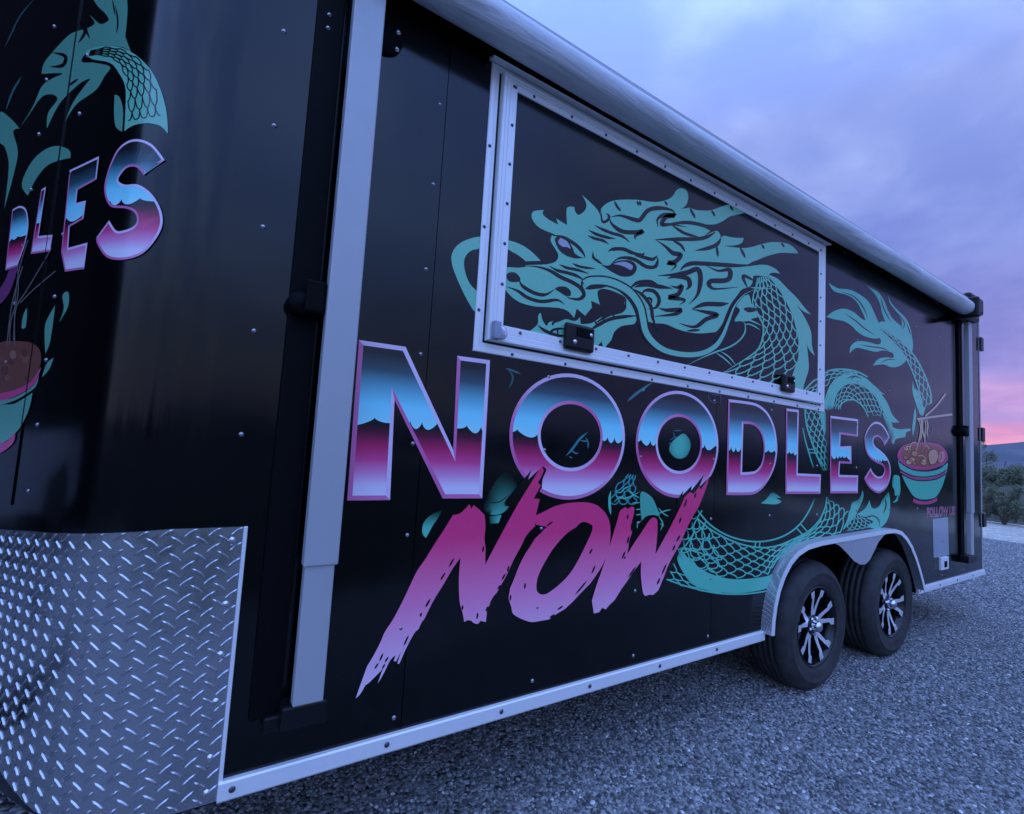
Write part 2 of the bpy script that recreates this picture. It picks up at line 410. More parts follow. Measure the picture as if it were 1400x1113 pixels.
HF = MB(); ring(HF, 1.829, 4.168, 1.561, 2.572, .021, .016, 0.002, -.007); ring(HF, 1.850, 4.147, 1.582, 2.556, .013, .007, 0.002, -.003)
hatch_frame = part(HF, 'hatch_frame', MATS['alu'])
HD = MB(); ring(HD, 1.871, 4.126, 1.603, 2.545, .013, .010, 0.002, -.026); ring(HD, 1.884, 4.113, 1.616, 2.535, .016, .008, 0.002, -.022)
ring(HD, 1.900, 4.097, 1.632, 2.527, .031, .026, 0.002, -.019)
hatch = MB(); hatch.box(1.90, 4.10, -PY, 0.004, 1.635, 2.52)
hatch = part(hatch, 'hatch_panel', MATS['wall'])
part(HD, 'hatch_trim', MATS['alu'], hatch)
sc = MB()
def screw(x, z, y, r=.0062):
    M = Matrix.Translation((x, y, z)) @ Matrix.Rotation(R_(90), 4, 'X'); sc.lathe([(0.0, .0045), (r*.6, .004), (r, 0)], M, 10)
zz = 1.66
while zz < 2.52: screw(1.9155, zz, -.019); screw(4.0815, zz, -.019); zz += .142
x = 2.0
while x < 4.09: screw(x, 2.514, -.019); screw(x, 1.648, -.019); x += .176
screw(1.921, 2.512, -.019); screw(4.078, 2.512, -.019)
zz = 1.70
while zz < 2.55: screw(1.839, zz, -.007); zz += .285
x = 1.98
while x < 4.1: screw(x, 1.571, -.007); x += .235
s = part(sc, 'hatch_screws', MATS['screw'], hatch); s['kind'] = 'stuff'
# drip cap over the hatch
mb = MB(); mb.prism([(0, 2.575), (-.03, 2.568), (-.032, 2.574), (0, 2.588)], 1.82, 4.18, lambda a, b, t: (t, a, b)); part(mb, 'drip_cap', MATS['alu'], hatch_frame)
# paddle latches
def latch(x0, x1, z0, z1):
    mb = MB(); y0 = -.019
    mb.box(x0, x1, y0-.024, y0, z0, z1, bev=.0115)
    o = part(mb, 'latch', MATS['blkplastic'], hatch)
    w = x1-x0; h = z1-z0
    mb2 = MB(); mb2.box(x0+w*.34, x1-w*.12, y0-.0265, y0-.0242, z0+h*.52, z1-h*.14, bev=.0012); p = part(mb2, 'latch_paddle', MATS['blkmatte'], hatch)
    for fx, fz in ((.30, .30), (.84, .66)):
        mb3 = MB(); M = Matrix.Translation((x0+w*fx, y0-.0255, z0+h*fz)) @ Matrix.Rotation(R_(90), 4, 'X'); mb3.lathe([(0, .003), (.007, .0025), (.010, -.005)], M, 14)
        part(mb3, 'latch_lock', MATS['steel'], hatch)
latch(2.185, 2.325, 1.622, 1.722); latch(3.655, 3.775, 1.628, 1.722)
# clear corner clip
mb = MB()
M = Matrix.Translation((1.915, -.030, 1.632)) @ Matrix.Rotation(R_(90), 4, 'X')
mb.lathe([(0, .012), (.018, .012), (.024, .006), (.024, -.01)], M, 20); mb.box(1.878, 1.905, -.052, -.026, 1.605, 1.665, bev=.004)
part(mb, 'corner_clip', MATS['clear'], hatch)

# ---- awning: rolled vinyl, roof rail, arms
def circ(cy, cz, r, n=28, wob=0): return [(cy+r*math.cos(2*math.pi*i/n), cz+r*math.sin(2*math.pi*i/n)) for i in range(n)]
mb = MB(); rv = random.Random(5)
nx_ = 90; n = 32; X0, X1 = 1.33, 6.33; vs = []
for i in range(nx_+1):
    x = X0+(X1-X0)*i/nx_; sag = 0.004*math.sin(x*1.7)
    for j in range(n):
        a = 2*math.pi*j/n; r = 0.060*(1+0.018*math.sin(3*a+x*1.3)+0.012*math.sin(7*a+x*4.1)*math.sin(x*2.3))
        vs.append((x, -.093+r*math.cos(a), 2.622+r*math.sin(a)+sag))
mb.add(vs, [(i*n+j, i*n+(j+1) % n, (i+1)*n+(j+1) % n, (i+1)*n+j) for i in range(nx_) for j in range(n)], smooth=True)
aw = part(mb, 'awning_roll', MATS['vinyl'])
mb = MB(); mb.prism([(0.0, 2.70), (-.020, 2.70), (-.026, 2.715), (-.022, 2.735), (0.0, 2.74)], 1.25, 6.95, lambda a, b, t: (t, a, b)); part(mb, 'awning_rail', MATS['blkmatte'], aw)
mb = MB(); mb.add([(x, y, z) for x in (1.33, 6.33) for y, z in ((-.018, 2.722), (-.055, 2.703), (-.090, 2.6835))], [(0, 1, 4, 3), (1, 2, 5, 4)]); part(mb, 'awning_flap', MATS['vinyl'], aw)
mb = MB(); mb.prism([(0.0, 2.772), (-.012, 2.772), (-.016, 2.778), (-.016, 2.806), (.03, 2.826), (.03, 2.816), (0, 2.80)], XB-.02, XR+.01, lambda a, b, t: (t, a, b)); mb2 = MB(); mb2.prism([(-.0165, 2.783), (-.021, 2.784), (-.021, 2.799), (-.0165, 2.800)], XB-.02, XR+.01, lambda a, b, t: (t, a, b)); rt_ = part(mb, 'roof_trim', mat('roof_trim_grey', (.05, .052, .06), .4, .3)); part(mb2, 'trim_strip', MATS['anod'], rt_)
mb = MB(); mb.box(6.33, 6.38, -.175, -.015, 2.53, 2.70, bev=.014); mb.tube([(6.33, -.095, 2.612), (6.36, -.095, 2.612)], .05, 16); part(mb, 'roll_end_cap', MATS['blkplastic'], aw)
# front arm
mb = MB(); mb.box(1.352, 1.438, -.074, -.040, 0.92, 2.70, bev=.004); arm = part(mb, 'awning_arm', MATS['anod'])
mb = MB(); mb.box(1.357, 1.431, -.068, -.036, 0.575, 0.94, bev=.004); part(mb, 'inner_arm', MATS['anod'], arm)
mb = MB(); mb.box(1.268, 1.340, -.013, 0.0, 0.535, 2.72, bev=.003); mb.box(1.352, 1.438, -.039, -.001, 2.30, 2.72); part(mb, 'arm_channel', MATS['blkmatte'], arm)
mb = MB(); mb.box(1.335, 1.445, -.060, 0, 0.515, 0.574, bev=.006); mb.box(1.30, 1.36, -.030, 0, 0.505, 0.545, bev=.006); part(mb, 'arm_foot', MATS['blkplastic'], arm)
mb = MB(); M = Matrix.Translation((1.292, -.03, 1.600)) @ Matrix.Rotation(R_(90), 4, 'X'); mb.lathe([(0, .022), (.026, .018), (.032, .006), (.032, -.03)], M, 24)
mb.box(1.30, 1.352, -.062, -.012, 1.575, 1.665, bev=.008); part(mb, 'arm_knob', MATS['blkmatte'], arm)
mb = MB(); M = Matrix.Translation((1.456, -.006, 2.47)) @ Matrix.Rotation(R_(90), 4, 'X'); mb.lathe([(0, .006), (.056, .006), (.06, 0), (.06, -.006)], M, 28); part(mb, 'arm_plate', MATS['blkmatte'], arm)
for z in (2.495, 2.44):
    mb = MB(); M = Matrix.Translation((1.497, -.012, z)) @ Matrix.Rotation(R_(90), 4, 'X'); mb.lathe([(0, .005), (.005, .004), (.008, 0)], M, 10)
    part(mb, 'plate_bolt', MATS['steel'], arm)
# rear arm
mb = MB(); mb.box(6.555, 6.635, -.058, -.024, 0.92, 2.55, bev=.004); arm2 = part(mb, 'awning_arm', MATS['anod'])
mb = MB(); mb.box(6.560, 6.630, -.053, -.020, 0.575, 0.94, bev=.004); part(mb, 'inner_arm', MATS['anod'], arm2)
mb = MB(); mb.box(6.47, 6.55, -.013, 0.0, 0.535, 2.62, bev=.003); part(mb, 'arm_channel', MATS['blkmatte'], arm2)
mb = MB(); mb.box(6.46, 6.66, -.060, 0, 0.515, 0.574, bev=.006); part(mb, 'arm_foot', MATS['blkplastic'], arm2)
mb = MB(); M = Matrix.Translation((6.50, -.03, 1.60)) @ Matrix.Rotation(R_(90), 4, 'X'); mb.lathe([(0, .022), (.026, .018), (.034, .006), (.034, -.03)], M, 20)
mb.box(6.50, 6.555, -.05, -.012, 1.56, 1.65, bev=.008); part(mb, 'arm_knob', MATS['blkmatte'], arm2)
mb = MB(); mb.box(6.40, 6.68, -.10, -.005, 2.55, 2.70, bev=.02); part(mb, 'arm_head', MATS['blkplastic'], arm2)

# rear corner: trim strip, door hinges, corner cap
mb = MB(); mb.box(XR-.012, XR+.012, -.004, 0.0, ZB+.05, 2.76); mb.box(XR+.0005, XR+.012, 0.0, .05, ZB+.05, 2.76); part(mb, 'corner_trim', MATS['anod'])
for z in (2.445, 1.61, 0.84):
    mb = MB(); mb.box(XR-.004, XR+.075, -.018, .02, z-.062, z+.062, bev=.006); part(mb, 'door_hinge', MATS['blkplastic'])
mb = MB(); mb.box(6.72, XR+.03, -.035, .03, 2.70, 2.86, bev=.025); part(mb, 'corner_cap', MATS['blkplastic'])
# clearance light, outlet box
mb = MB(); a = pix(1283, 762); b = pix(1293, 777); mb.box(a[0], b[0], -.02, 0, b[1], a[1], bev=.004); ob_ = part(mb, 'outlet_box', MATS['alu'])
mb = MB(); mb.box(a[0]+(b[0]-a[0])*.35, a[0]+(b[0]-a[0])*.7, -.024, -.0201, b[1]+.02, a[1]-.03, bev=.002); part(mb, 'outlet_hole', MATS['blkmatte'], ob_)

# ---- fender
def arch_off(d):
    out = []
    for i, (x, z) in enumerate(ARCH):
        x0, z0 = ARCH[max(i-1, 0)]; x1, z1 = ARCH[min(i+1, len(ARCH)-1)]
        t = Vector((x1-x0, z1-z0)).normalized(); n_ = Vector((-t.y, t.x)); out.append((x+n_.x*d, z+n_.y*d))
    return out
MATS['treadfine'] = mat('tread_plate_fine', (0.66, 0.66, 0.69), 0.34, 0.7)
t_ = MATS['treadfine'].node_tree; sp_ = t_.nodes.new('ShaderNodeSeparateXYZ'); t_.links.new(objco(t_), sp_.inputs[0])
u_ = mth(t_, 'ADD', sp_.outputs[0], mth(t_, 'MULTIPLY', sp_.outputs[1], 0.9)); w_ = mth(t_, 'ADD', sp_.outputs[2], mth(t_, 'MULTIPLY', sp_.outputs[1], 0.6))
d1 = mth(t_, 'MULTIPLY', mth(t_, 'SINE', mth(t_, 'MULTIPLY', mth(t_, 'ADD', u_, w_), 330.0)), mth(t_, 'SINE', mth(t_, 'MULTIPLY', mth(t_, 'SUBTRACT', u_, w_), 190.0)))
bump(MATS['treadfine'], mth(t_, 'MAXIMUM', d1, 0.0), 1.0, 0.008)
arO = arch_off(.006)
nA = len(ARCH)
mb = MB()
mb.add([(x, 0.006, z) for x, z in arO]+[(x, -.052, z) for x, z in arO], [(i, i+1, i+1+nA, i+nA) for i in range(nA-1)], smooth=True)
mb.add([(x, 0.006, z) for x, z in ARCH]+[(x, -.052, z) for x, z in ARCH], [(i, i+nA, i+1+nA, i+1) for i in range(nA-1)], smooth=True)
fender = part(mb, 'fender', MATS['treadfine'])
arI = arch_off(-.020)
mb = MB(); mb.add([(x, -.0525, z) for x, z in arO]+[(x, -.0565, z) for x, z in arO]+[(x, -.0565, z) for x, z in arI]+[(x, -.0525, z) for x, z in arI],
                  [(r*nA+i, r*nA+i+1, ((r+1) % 4)*nA+i+1, ((r+1) % 4)*nA+i) for r in range(4) for i in range(nA-1)])
part(mb, 'fender_lip', MATS['alu'], fender)
sk = [(4.16, 0.822), (4.26, 0.795), (4.36, 0.742), (4.45, 0.690), (4.53, 0.664), (4.60, 0.662), (4.66, 0.685), (4.72, 0.735), (4.78, 0.785), (4.86, 0.822), (4.95, 0.842), (4.55, 0.838)]
mb = MB(); mb.prism([(x-.0, z) for x, z in sk], -.049, -.0521, lambda a, b, t: (a, t, b)); part(mb, 'fender_skirt', MATS['treadfine'], fender)
mb = MB()
ic = [(3.60, .80), (3.95, .805), (4.25, .79), (4.25, .77), (3.95, .785), (3.66, .785)]
mb.add([(3.72, -.07, .735), (4.3, -.07, .80), (4.3, .0, .80), (3.72, .0, .735)], [(0, 1, 2, 3)]) if False else None

# ---- wheels
def spoke_mesh():
    mb = MB()
    for sg in (-1, 1):
        path = [(.045, 4.0, .0180, -.028), (.085, 10.0, .0160, -.025), (.125, 12.0, .0135, -.018), (.156, 12.5, .0135, -.011), (.166, 15.5, .0200, -.008), (.200, 16.0, .0225, -.005)]
        vs = []
        for r, a, w, h in path:
            a = R_(a*sg); c = Vector((r*math.cos(a), r*math.sin(a), h)); n_ = Vector((-math.sin(a), math.cos(a), 0))
            vs += [c-n_*w*.85-Vector((0, 0, .0)), c+n_*w*.85, c+n_*w-Vector((0, 0, .030)), c-n_*w-Vector((0, 0, .030))]
        fs = []; mi = []
        for i in range(len(path)-1):
            for q in range(4):
                f = (i*4+q, i*4+(q+1) % 4, (i+1)*4+(q+1) % 4, (i+1)*4+q)
                mb_mi = 1 if q == 0 else 0
                mb.add([vs[x] for x in f], [(0, 1, 2, 3)], mi=mb_mi)
        mb.add([vs[-4], vs[-3], vs[-2], vs[-1]], [(0, 1, 2, 3)])
    return mb
def wheel(xc, rot):
    base = Matrix.Translation((xc, -.004, 0.345)) @ Matrix.Rotation(R_(90), 4, 'X') @ Matrix.Rotation(R_(rot), 4, 'Z')
    mb = MB()
    mb.lathe([(.222, -.004), (.219, .002), (.213, .001), (.207, -.010), (.198, -.026), (.190, -.06), (.188, -.12), (.0, -.122)], base, 64)
    mb.lathe([(.0, -.020), (.030, -.020), (.056, -.026), (.060, -.05), (.062, -.12)], base, 40)
    w = part(mb, 'wheel', MATS['rimblk'])
    tp = [(.214, -.012), (.222, -.002), (.236, .006), (.262, .011), (.290, .012), (.292, .0135), (.297, .0135), (.299, .0115), (.318, .006), (.332, -.004), (.344, -.018), (.3515, -.034), (.3545, -.046)]
    for gpos in (-.066, -.098, -.130, -.162):
        tp += [(.356, gpos+.007), (.350, gpos+.004), (.350, gpos-.004), (.356, gpos-.007)]
    tp += [(.3545, -.182), (.344, -.21), (.318, -.232), (.27, -.24), (.214, -.22)]
    mb = MB(); mb.lathe(tp, base, 96); part(mb, 'tyre', MATS['rubber'], w)
    sm = spoke_mesh()
    for i in range(5):
        M = base @ Matrix.Rotation(R_(72*i), 4, 'Z')
        s2 = MB(); s2.v = [tuple(M @ Vector(v)) for v in sm.v]; s2.f = list(sm.f); s2.a = list(sm.a); s2.sm = list(sm.sm); s2.mi = list(sm.mi)
        part(s2, 'spoke', [MATS['rimblk'], MATS['machined']], w)
        a = R_(36); Ml = M @ Matrix.Rotation(a, 4, 'Z') @ Matrix.Translation((.047, 0, -.022))
        l = MB(); l.lathe([(0, .014), (.006, .012), (.009, .004), (.009, -.01)], Ml, 6, smooth=False); part(l, 'lug_nut', MATS['chrome'], w)
    mb = MB(); mb.lathe([(0, .022), (.016, .021), (.026, .014), (.030, .004), (.031, -.022)], base, 32); part(mb, 'centre_cap', MATS['chrome'], w)
wheel(4.121, 88); wheel(5.132, 60)
# ------------------------------------------------------------------ printed graphics (thin film on the skin), traced as outlines and placed on the wall, hatch and nose
FR = {'A': (600, 230, 3.71), 'B': (850, 230, 3.71), 'C': (650, 480, 3.71), 'D': (900, 480, 3.71), 'E': (1100, 370, 3.71), 'F': (1020, 670, 3.684),
      'J': (300, 350, 2.7825), 'H': (0, 0, 2.7825), 'I': (0, 350, 2.7825), 'Q1': (840, 500, 5.857), 'Q2': (980, 530, 6.955), 'Q3': (1110, 540, 6.955),
      'Q4': (680, 490, 5.565), 'Q5': (1220, 560, 6.955), 'Q6': (560, 660, 5.565), 'Q7': (740, 660, 5.565), 'Q8': (480, 780, 6.18), 'P': (0, 0, 1.0),
      'T': (1040, 700, 5.833), 'G': (480, 660, 2.9167)}
def parse(txt):
    fr = FR['P']; out = []
    for tk in txt.split():
        if tk.endswith(':'): fr = FR[tk[:-1]]; continue
        c = tk.endswith('*'); x, y = tk.rstrip('*').split(',')
        out.append((fr[0]+float(x)/fr[2], fr[1]+float(y)/fr[2], c))
    return out
def smooth(pts, closed=True, n=4):
    m_ = len(pts); out = []
    rng = range(m_) if closed else range(m_-1)
    for i in rng:
        p1 = pts[i]; p2 = pts[(i+1) % m_]
        p0 = pts[i-1] if (closed or i > 0) else p1; p3 = pts[(i+2) % m_] if (closed or i+2 < m_) else p2
        if p1[2] and p2[2]: out.append((p1[0], p1[1])); continue
        t1 = (0, 0) if p1[2] else ((p2[0]-p0[0])/2, (p2[1]-p0[1])/2)
        t2 = (0, 0) if p2[2] else ((p3[0]-p1[0])/2, (p3[1]-p1[1])/2)
        d = math.hypot(p2[0]-p1[0], p2[1]-p1[1])
        if p1[2]: t1 = (p2[0]-p1[0]-t2[0]*.3, p2[1]-p1[1]-t2[1]*.3)
        if p2[2]: t2 = (p2[0]-p1[0]-t1[0]*.3, p2[1]-p1[1]-t1[1]*.3)
        # keep tangents no longer than the chord
        for_t = []
        for t in (t1, t2):
            l = math.hypot(*t); k = min(1.0, d*1.15/l) if l > 1e-6 else 1.0; for_t.append((t[0]*k, t[1]*k))
        t1, t2 = for_t
        for q in range(n):
            u = q/n; h1 = 2*u**3-3*u*u+1; h2 = -2*u**3+3*u*u; h3 = u**3-2*u*u+u; h4 = u**3-u*u
            out.append((h1*p1[0]+h2*p2[0]+h3*t1[0]+h4*t2[0], h1*p1[1]+h2*p2[1]+h3*t1[1]+h4*t2[1]))
    if not closed: out.append((pts[-1][0], pts[-1][1]))
    return out
TEAL = (0.21, 0.63, 0.42); TEAL2 = (0.125, 0.62, 0.42); INK = (0.0018, 0.0018, 0.0025)
# print materials
def film(name):
    m_ = mat(name, (.2, .2, .2), 0.16, 0, 0.5); t = m_.node_tree
    at = t.nodes.new('ShaderNodeAttribute'); at.attribute_name = 'art'; co = objco(t)
    bump(m_, noise(t, 1.6, 2, 0.4, co), 0.35, 0.018)
    return m_, t, at
MATS['print'], t_, at_ = film('printed_film')
gr_ = ramp(t_, noise(t_, 700, 2, .6, objco(t_)), [(.3, (.86,)*3), (.7, (1.12,)*3)])
t_.links.new(mixc(t_, 1.0, at_.outputs['Color'], gr_.outputs[0], 'MULTIPLY'), bsdf(MATS['print']).inputs['Base Color'])
MATS['chromeprint'], t_, at_ = film('chrome_lettering_print')
sp_ = t_.nodes.new('ShaderNodeSeparateColor'); t_.links.new(at_.outputs['Color'], sp_.inputs[0]); gg, uu = sp_.outputs[0], sp_.outputs[1]
ph_ = mth(t_, 'ADD', mth(t_, 'MULTIPLY', uu, 54.0), mth(t_, 'MULTIPLY', mth(t_, 'SINE', mth(t_, 'MULTIPLY', uu, 23.0)), 1.3))
amp_ = mth(t_, 'ADD', 0.042, mth(t_, 'MULTIPLY', mth(t_, 'SINE', mth(t_, 'MULTIPLY', uu, 31.0)), 0.014))
bd_ = mth(t_, 'SUBTRACT', 0.515, mth(t_, 'MULTIPLY', mth(t_, 'POWER', mth(t_, 'ABSOLUTE', mth(t_, 'SINE', ph_)), 0.6), amp_))
up_ = ramp(t_, gg, [(0.45, (.45, .95, .95)), (0.60, (.28, .88, .96)), (0.70, (.16, .52, .60)), (0.82, (.04, .10, .13)), (0.93, (.013, .015, .02)), (1, (.012, .012, .016))]).outputs[0]
lo_ = ramp(t_, gg, [(0.0, (.92, .86, .93)), (0.085, (.90, .74, .88)), (0.16, (.86, .34, .60)), (0.25, (.80, .080, .28)), (0.33, (.60, .028, .14)), (0.42, (.12, .010, .04)), (0.47, (.010, .006, .010)), (1, (.008, .006, .008))]).outputs[0]
t_.links.new(mixc(t_, mth(t_, 'GREATER_THAN', gg, bd_), lo_, up_), bsdf(MATS['chromeprint']).inputs['Base Color'])
HX0, HX1, HZ0, HZ1 = 1.905, 4.092, 1.637, 2.522
class Art:
    """collects film pieces; surf: 'wall' or 'hatch'"""
    def __init__(s, surf='wall', base=.0008): s.mb = MB(); s.surf = surf; s.base = base; s.k = 0
    def pos(s, p, lay):
        if s.surf == 'hatch':
            o = PY+.0008+lay*.00016+s.k*3e-6; w = on_wall(p[0], p[1], -o)
            return (min(max(w.x, HX0), HX1), min(max(w.z, HZ0), HZ1), o)
        o = s.base+lay*.00016+s.k*3e-6; q = pix(p[0], p[1], o); return (q[0], q[1], o)
    def put(s, q):
        return (q[0], -q[2], q[1]) if s.surf == 'hatch' else S2W(*q)
    def poly(s, txt, col, lay=0, holes=(), grid=None, n=4, attr=None, pts=None):
        s.k += 1; ol = pts or smooth(parse(txt), True, n)
        L3 = [s.pos(p, lay) for p in ol]; H3 = [[s.pos(p, lay) for p in (h if isinstance(h, list) else smooth(parse(h), True, n))] for h in holes]
        o = L3[0][2]
        V, F = fill2d([(a, b) for a, b, c in L3], [[(a, b) for a, b, c in h] for h in H3], grid)
        f = attr or (lambda a, b: col if not callable(col) else col(a, b))
        s.mb.add([s.put((v[0], v[1], o)) for v in V], F, [(*f(v[0], v[1]), 1) for v in V]); return s
    def stroke(s, txt, col, w=2.0, lay=1, taper=(1, 1), n=5, pts=None, w1=None):
        s.k = (s.k+1) % 170; pl_ = pts or smooth(parse(txt), False, n)
        if len(pl_) < 2: return s
        f = col if callable(col) else (lambda a, b: col)
        vs = []; at = []; N_ = len(pl_)
        for i, p in enumerate(pl_):
            a = pl_[max(i-1, 0)]; b = pl_[min(i+1, N_-1)]; dx, dy = b[0]-a[0], b[1]-a[1]; l = math.hypot(dx, dy) or 1
            u = i/(N_-1); ww = w+((w1 if w1 is not None else w)-w)*u
            e0 = min(1, u*3.5) if taper[0] else 1; e1 = min(1, (1-u)*3.5) if taper[1] else 1
            ww = max(ww*min(e0, e1), .12)*.5
            for sg in (1, -1):
                q = s.pos((p[0]-dy/l*ww*sg, p[1]+dx/l*ww*sg), lay); vs.append(s.put(q)); at.append((*f(q[0], q[1]), 1))
        s.mb.add(vs, [(2*i, 2*i+1, 2*i+3, 2*i+2) for i in range(N_-1)], at); return s
    def scales(s, ta, tb, rows, cols, col, w, lay=1, bul=1.05):
        a = smooth(parse(ta), False, 8); b = smooth(parse(tb), False, 8)
        def at(c, t):
            x = min(max(t, 0), 1)*(len(c)-1); i = min(int(x), len(c)-2); f = x-i; return (c[i][0]+(c[i+1][0]-c[i][0])*f, c[i][1]+(c[i+1][1]-c[i][1])*f)
        def P_(t, v):
            p, q = at(a, t), at(b, t); return (p[0]+(q[0]-p[0])*v, p[1]+(q[1]-p[1])*v)
        for i in range(rows):
            t0 = i/rows; dt = bul/rows
            for j in range(cols+1):
                v0 = (j-(.5 if i % 2 else 0))/cols; v1 = v0+1/cols
                if v1 <= 0 or v0 >= 1: continue
                pts = []
                for q in range(9):
                    u = .5-.5*math.cos(math.pi*q/8); v = v0+(v1-v0)*u
                    if -.001 <= v <= 1.001: pts.append(P_(t0+dt*(1-(2*u-1)**2)**.55, v))
                if len(pts) > 2: s.stroke('', col, w, lay, (0, 0), pts=pts)
        return s
    def done(s, name, parent=None, m_='print'): return part(s.mb, name, MATS[m_], parent, True)
# --- outlines of the lettering (also mask the airbrushed fade round them)
def arc_(px0, px1, pyt, pyb, pyl, pyr, n=56):
    a = pix(px0, pyl); b = pix(px1, pyr); zt = pix((px0+px1)/2, pyt)[1]; zb = pix((px0+px1)/2, pyb)[1]
    cx_, rx, cz_, rz = (a[0]+b[0])/2, (b[0]-a[0])/2, (zt+zb)/2, (zt-zb)/2
    return [(cx_+rx*math.sin(2*math.pi*i/n), cz_+rz*math.cos(2*math.pi*i/n)) for i in range(n)]
def wl(txt, n=5): return [pix(p[0], p[1]) for p in smooth(parse(txt), True, n)]
LET = [
 (wl('J: 530,320* 707,346* 888,738* 903,380* 1028,397* 998,922* 848,922* 665,548* 648,928* 485,930*'), None),
 (arc_(695.6, 853.8, 509.8, 683.2, 596, 600), arc_(738.4, 820.2, 552.4, 639.7, 597, 597)),
 (arc_(868.7, 981.7, 534, 680.6, 601, 606), arc_(898.6, 957, 570, 644, 603, 606)),
 (wl('Q2: 105,110* 320,138 405,170 485,245 542,370 568,520 567,640 540,770 480,890 405,980 320,1018 85,1020*'), wl('Q2: 248,345* 330,352 380,385 420,450 440,540 438,640 415,730 370,785 320,800 235,805*')),
 (wl('Q2: 655,198* 775,212* 765,815* 985,825* 980,1010* 648,1010*'), None),
 (wl('Q3: 170,198* 435,232* 432,398* 268,375* 265,490* 370,485* 372,655* 262,650* 258,760* 435,765* 432,935* 168,935*'), None),
 (wl('Q3: 610,255 660,275 705,335 735,405* 685,485* 660,430 625,400 590,410 580,445 600,490 650,530 700,580 735,650 745,730 735,810 700,890 630,935 560,900 520,850 492,795* 555,690* 575,735 620,775 665,765 685,715 665,670 600,640 540,590 510,530 498,460 500,380 540,300 575,265'), None)]
NOWN = 'Q6: 330,245* 385,232 440,180* 455,163* 470,200* 487,170* 530,205 570,245* 577,330 570,420 578,500* 575,625* 640,500 720,350 820,170 900,40 950,-40 985,-100* 1008,-118* 1022,-95* 1000,-40* 975,0* 1000,20* 945,120* 990,125* 962,240* 955,330* 890,400 850,480 790,590 740,700 700,770 640,880 590,960* 580,1060* 540,1050* 520,1075* 490,1070* 470,1050* 440,1045* 415,1060* 405,1000 380,900 375,720 388,570* 330,650 260,770 180,900 110,1040 Q8: 600,430 570,495* 540,520* 500,590 450,690* 420,760* 405,790* 390,785* 425,680* 380,770* 360,765* 375,715* 330,760 270,880 225,955* 250,880* 300,745* 262,838* 200,900* 150,950* 120,970* 80,1040 40,1080* 70,990 110,880 135,810* 200,700 255,590* 290,510 350,420 430,270 510,100 Q6: 60,665 120,580 200,450 260,360'
NOWO = 'Q6: 955,250* 1000,230* Q7: 50,205* 100,180 200,155 320,148 410,165 470,210 510,270 525,340 525,430 510,520 470,620 420,700 370,770* 300,840 240,905* 180,960* 100,1010 60,1040* 0,1050 Q6: 930,1060 860,1040 790,1000 775,950* 752,880* 765,800* 800,720 830,640 880,540* 920,480 950,430* 1000,380* 1045,335* 960,320*'
NOWOH = 'Q7: 265,340* 300,305 340,300 390,325* 385,370 340,470 280,590 210,700 120,790* 80,820* 40,845 0,850 Q6: 970,830* 965,780 975,720 1000,660 Q7: 30,600 100,490 190,390'
NOWW = 'Q7: 600,210* 640,185* 655,200* 690,180* 710,190* 705,240* 690,290* 690,380* 670,440* 655,545* 700,470 760,380 820,290 850,265 880,280 885,340 880,430 868,545* 920,450 980,340 1060,180 1090,110* 1130,70* 1160,85* 1200,30* 1215,50* 1280,-48* 1255,40 1200,180* 1130,300 1060,460* 980,600 940,700* 890,820* 850,855* 830,850* 790,862* 775,840* 765,780 758,700 760,600* 700,680 660,740* 610,810* 560,890* 510,940 490,965* 465,950* 440,985* 400,995* 385,900* 420,780 470,640 520,480 560,350'
MASK = []
for o_, h_ in LET:
    for l_ in (o_, h_):
        if l_:
            for a, b in zip(l_, l_[1:]+l_[:1]):
                k_ = max(1, int(math.hypot(b[0]-a[0], b[1]-a[1])/.03))
                MASK += [(a[0]+(b[0]-a[0])*q/k_, a[1]+(b[1]-a[1])*q/k_, .095) for q in range(k_)]
for tx in (NOWN, NOWO, NOWW): MASK += [(*p, .022) for p in wl(tx, 2)]
from mathutils.kdtree import KDTree
kd_ = {}
for r_ in (.095, .022):
    ms = [q for q in MASK if q[2] == r_]; kd = KDTree(len(ms))
    for i, q in enumerate(ms): kd.insert((q[0], q[1], 0), i)
    kd.balance(); kd_[r_] = kd
def in_poly(p, l):
    c = False
    for (x0, y0), (x1, y1) in zip(l, l[1:]+l[:1]):
        if (y0 > p[1]) != (y1 > p[1]) and p[0] < (x1-x0)*(p[1]-y0)/(y1-y0)+x0: c = not c
    return c
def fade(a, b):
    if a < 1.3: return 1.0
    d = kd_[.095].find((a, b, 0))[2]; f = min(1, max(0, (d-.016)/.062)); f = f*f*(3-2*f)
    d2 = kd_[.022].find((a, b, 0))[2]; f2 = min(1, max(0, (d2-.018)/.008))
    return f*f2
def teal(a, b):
    f = fade(a, b); return tuple(INK[i]+(TEAL2[i]-INK[i])*f for i in range(3))

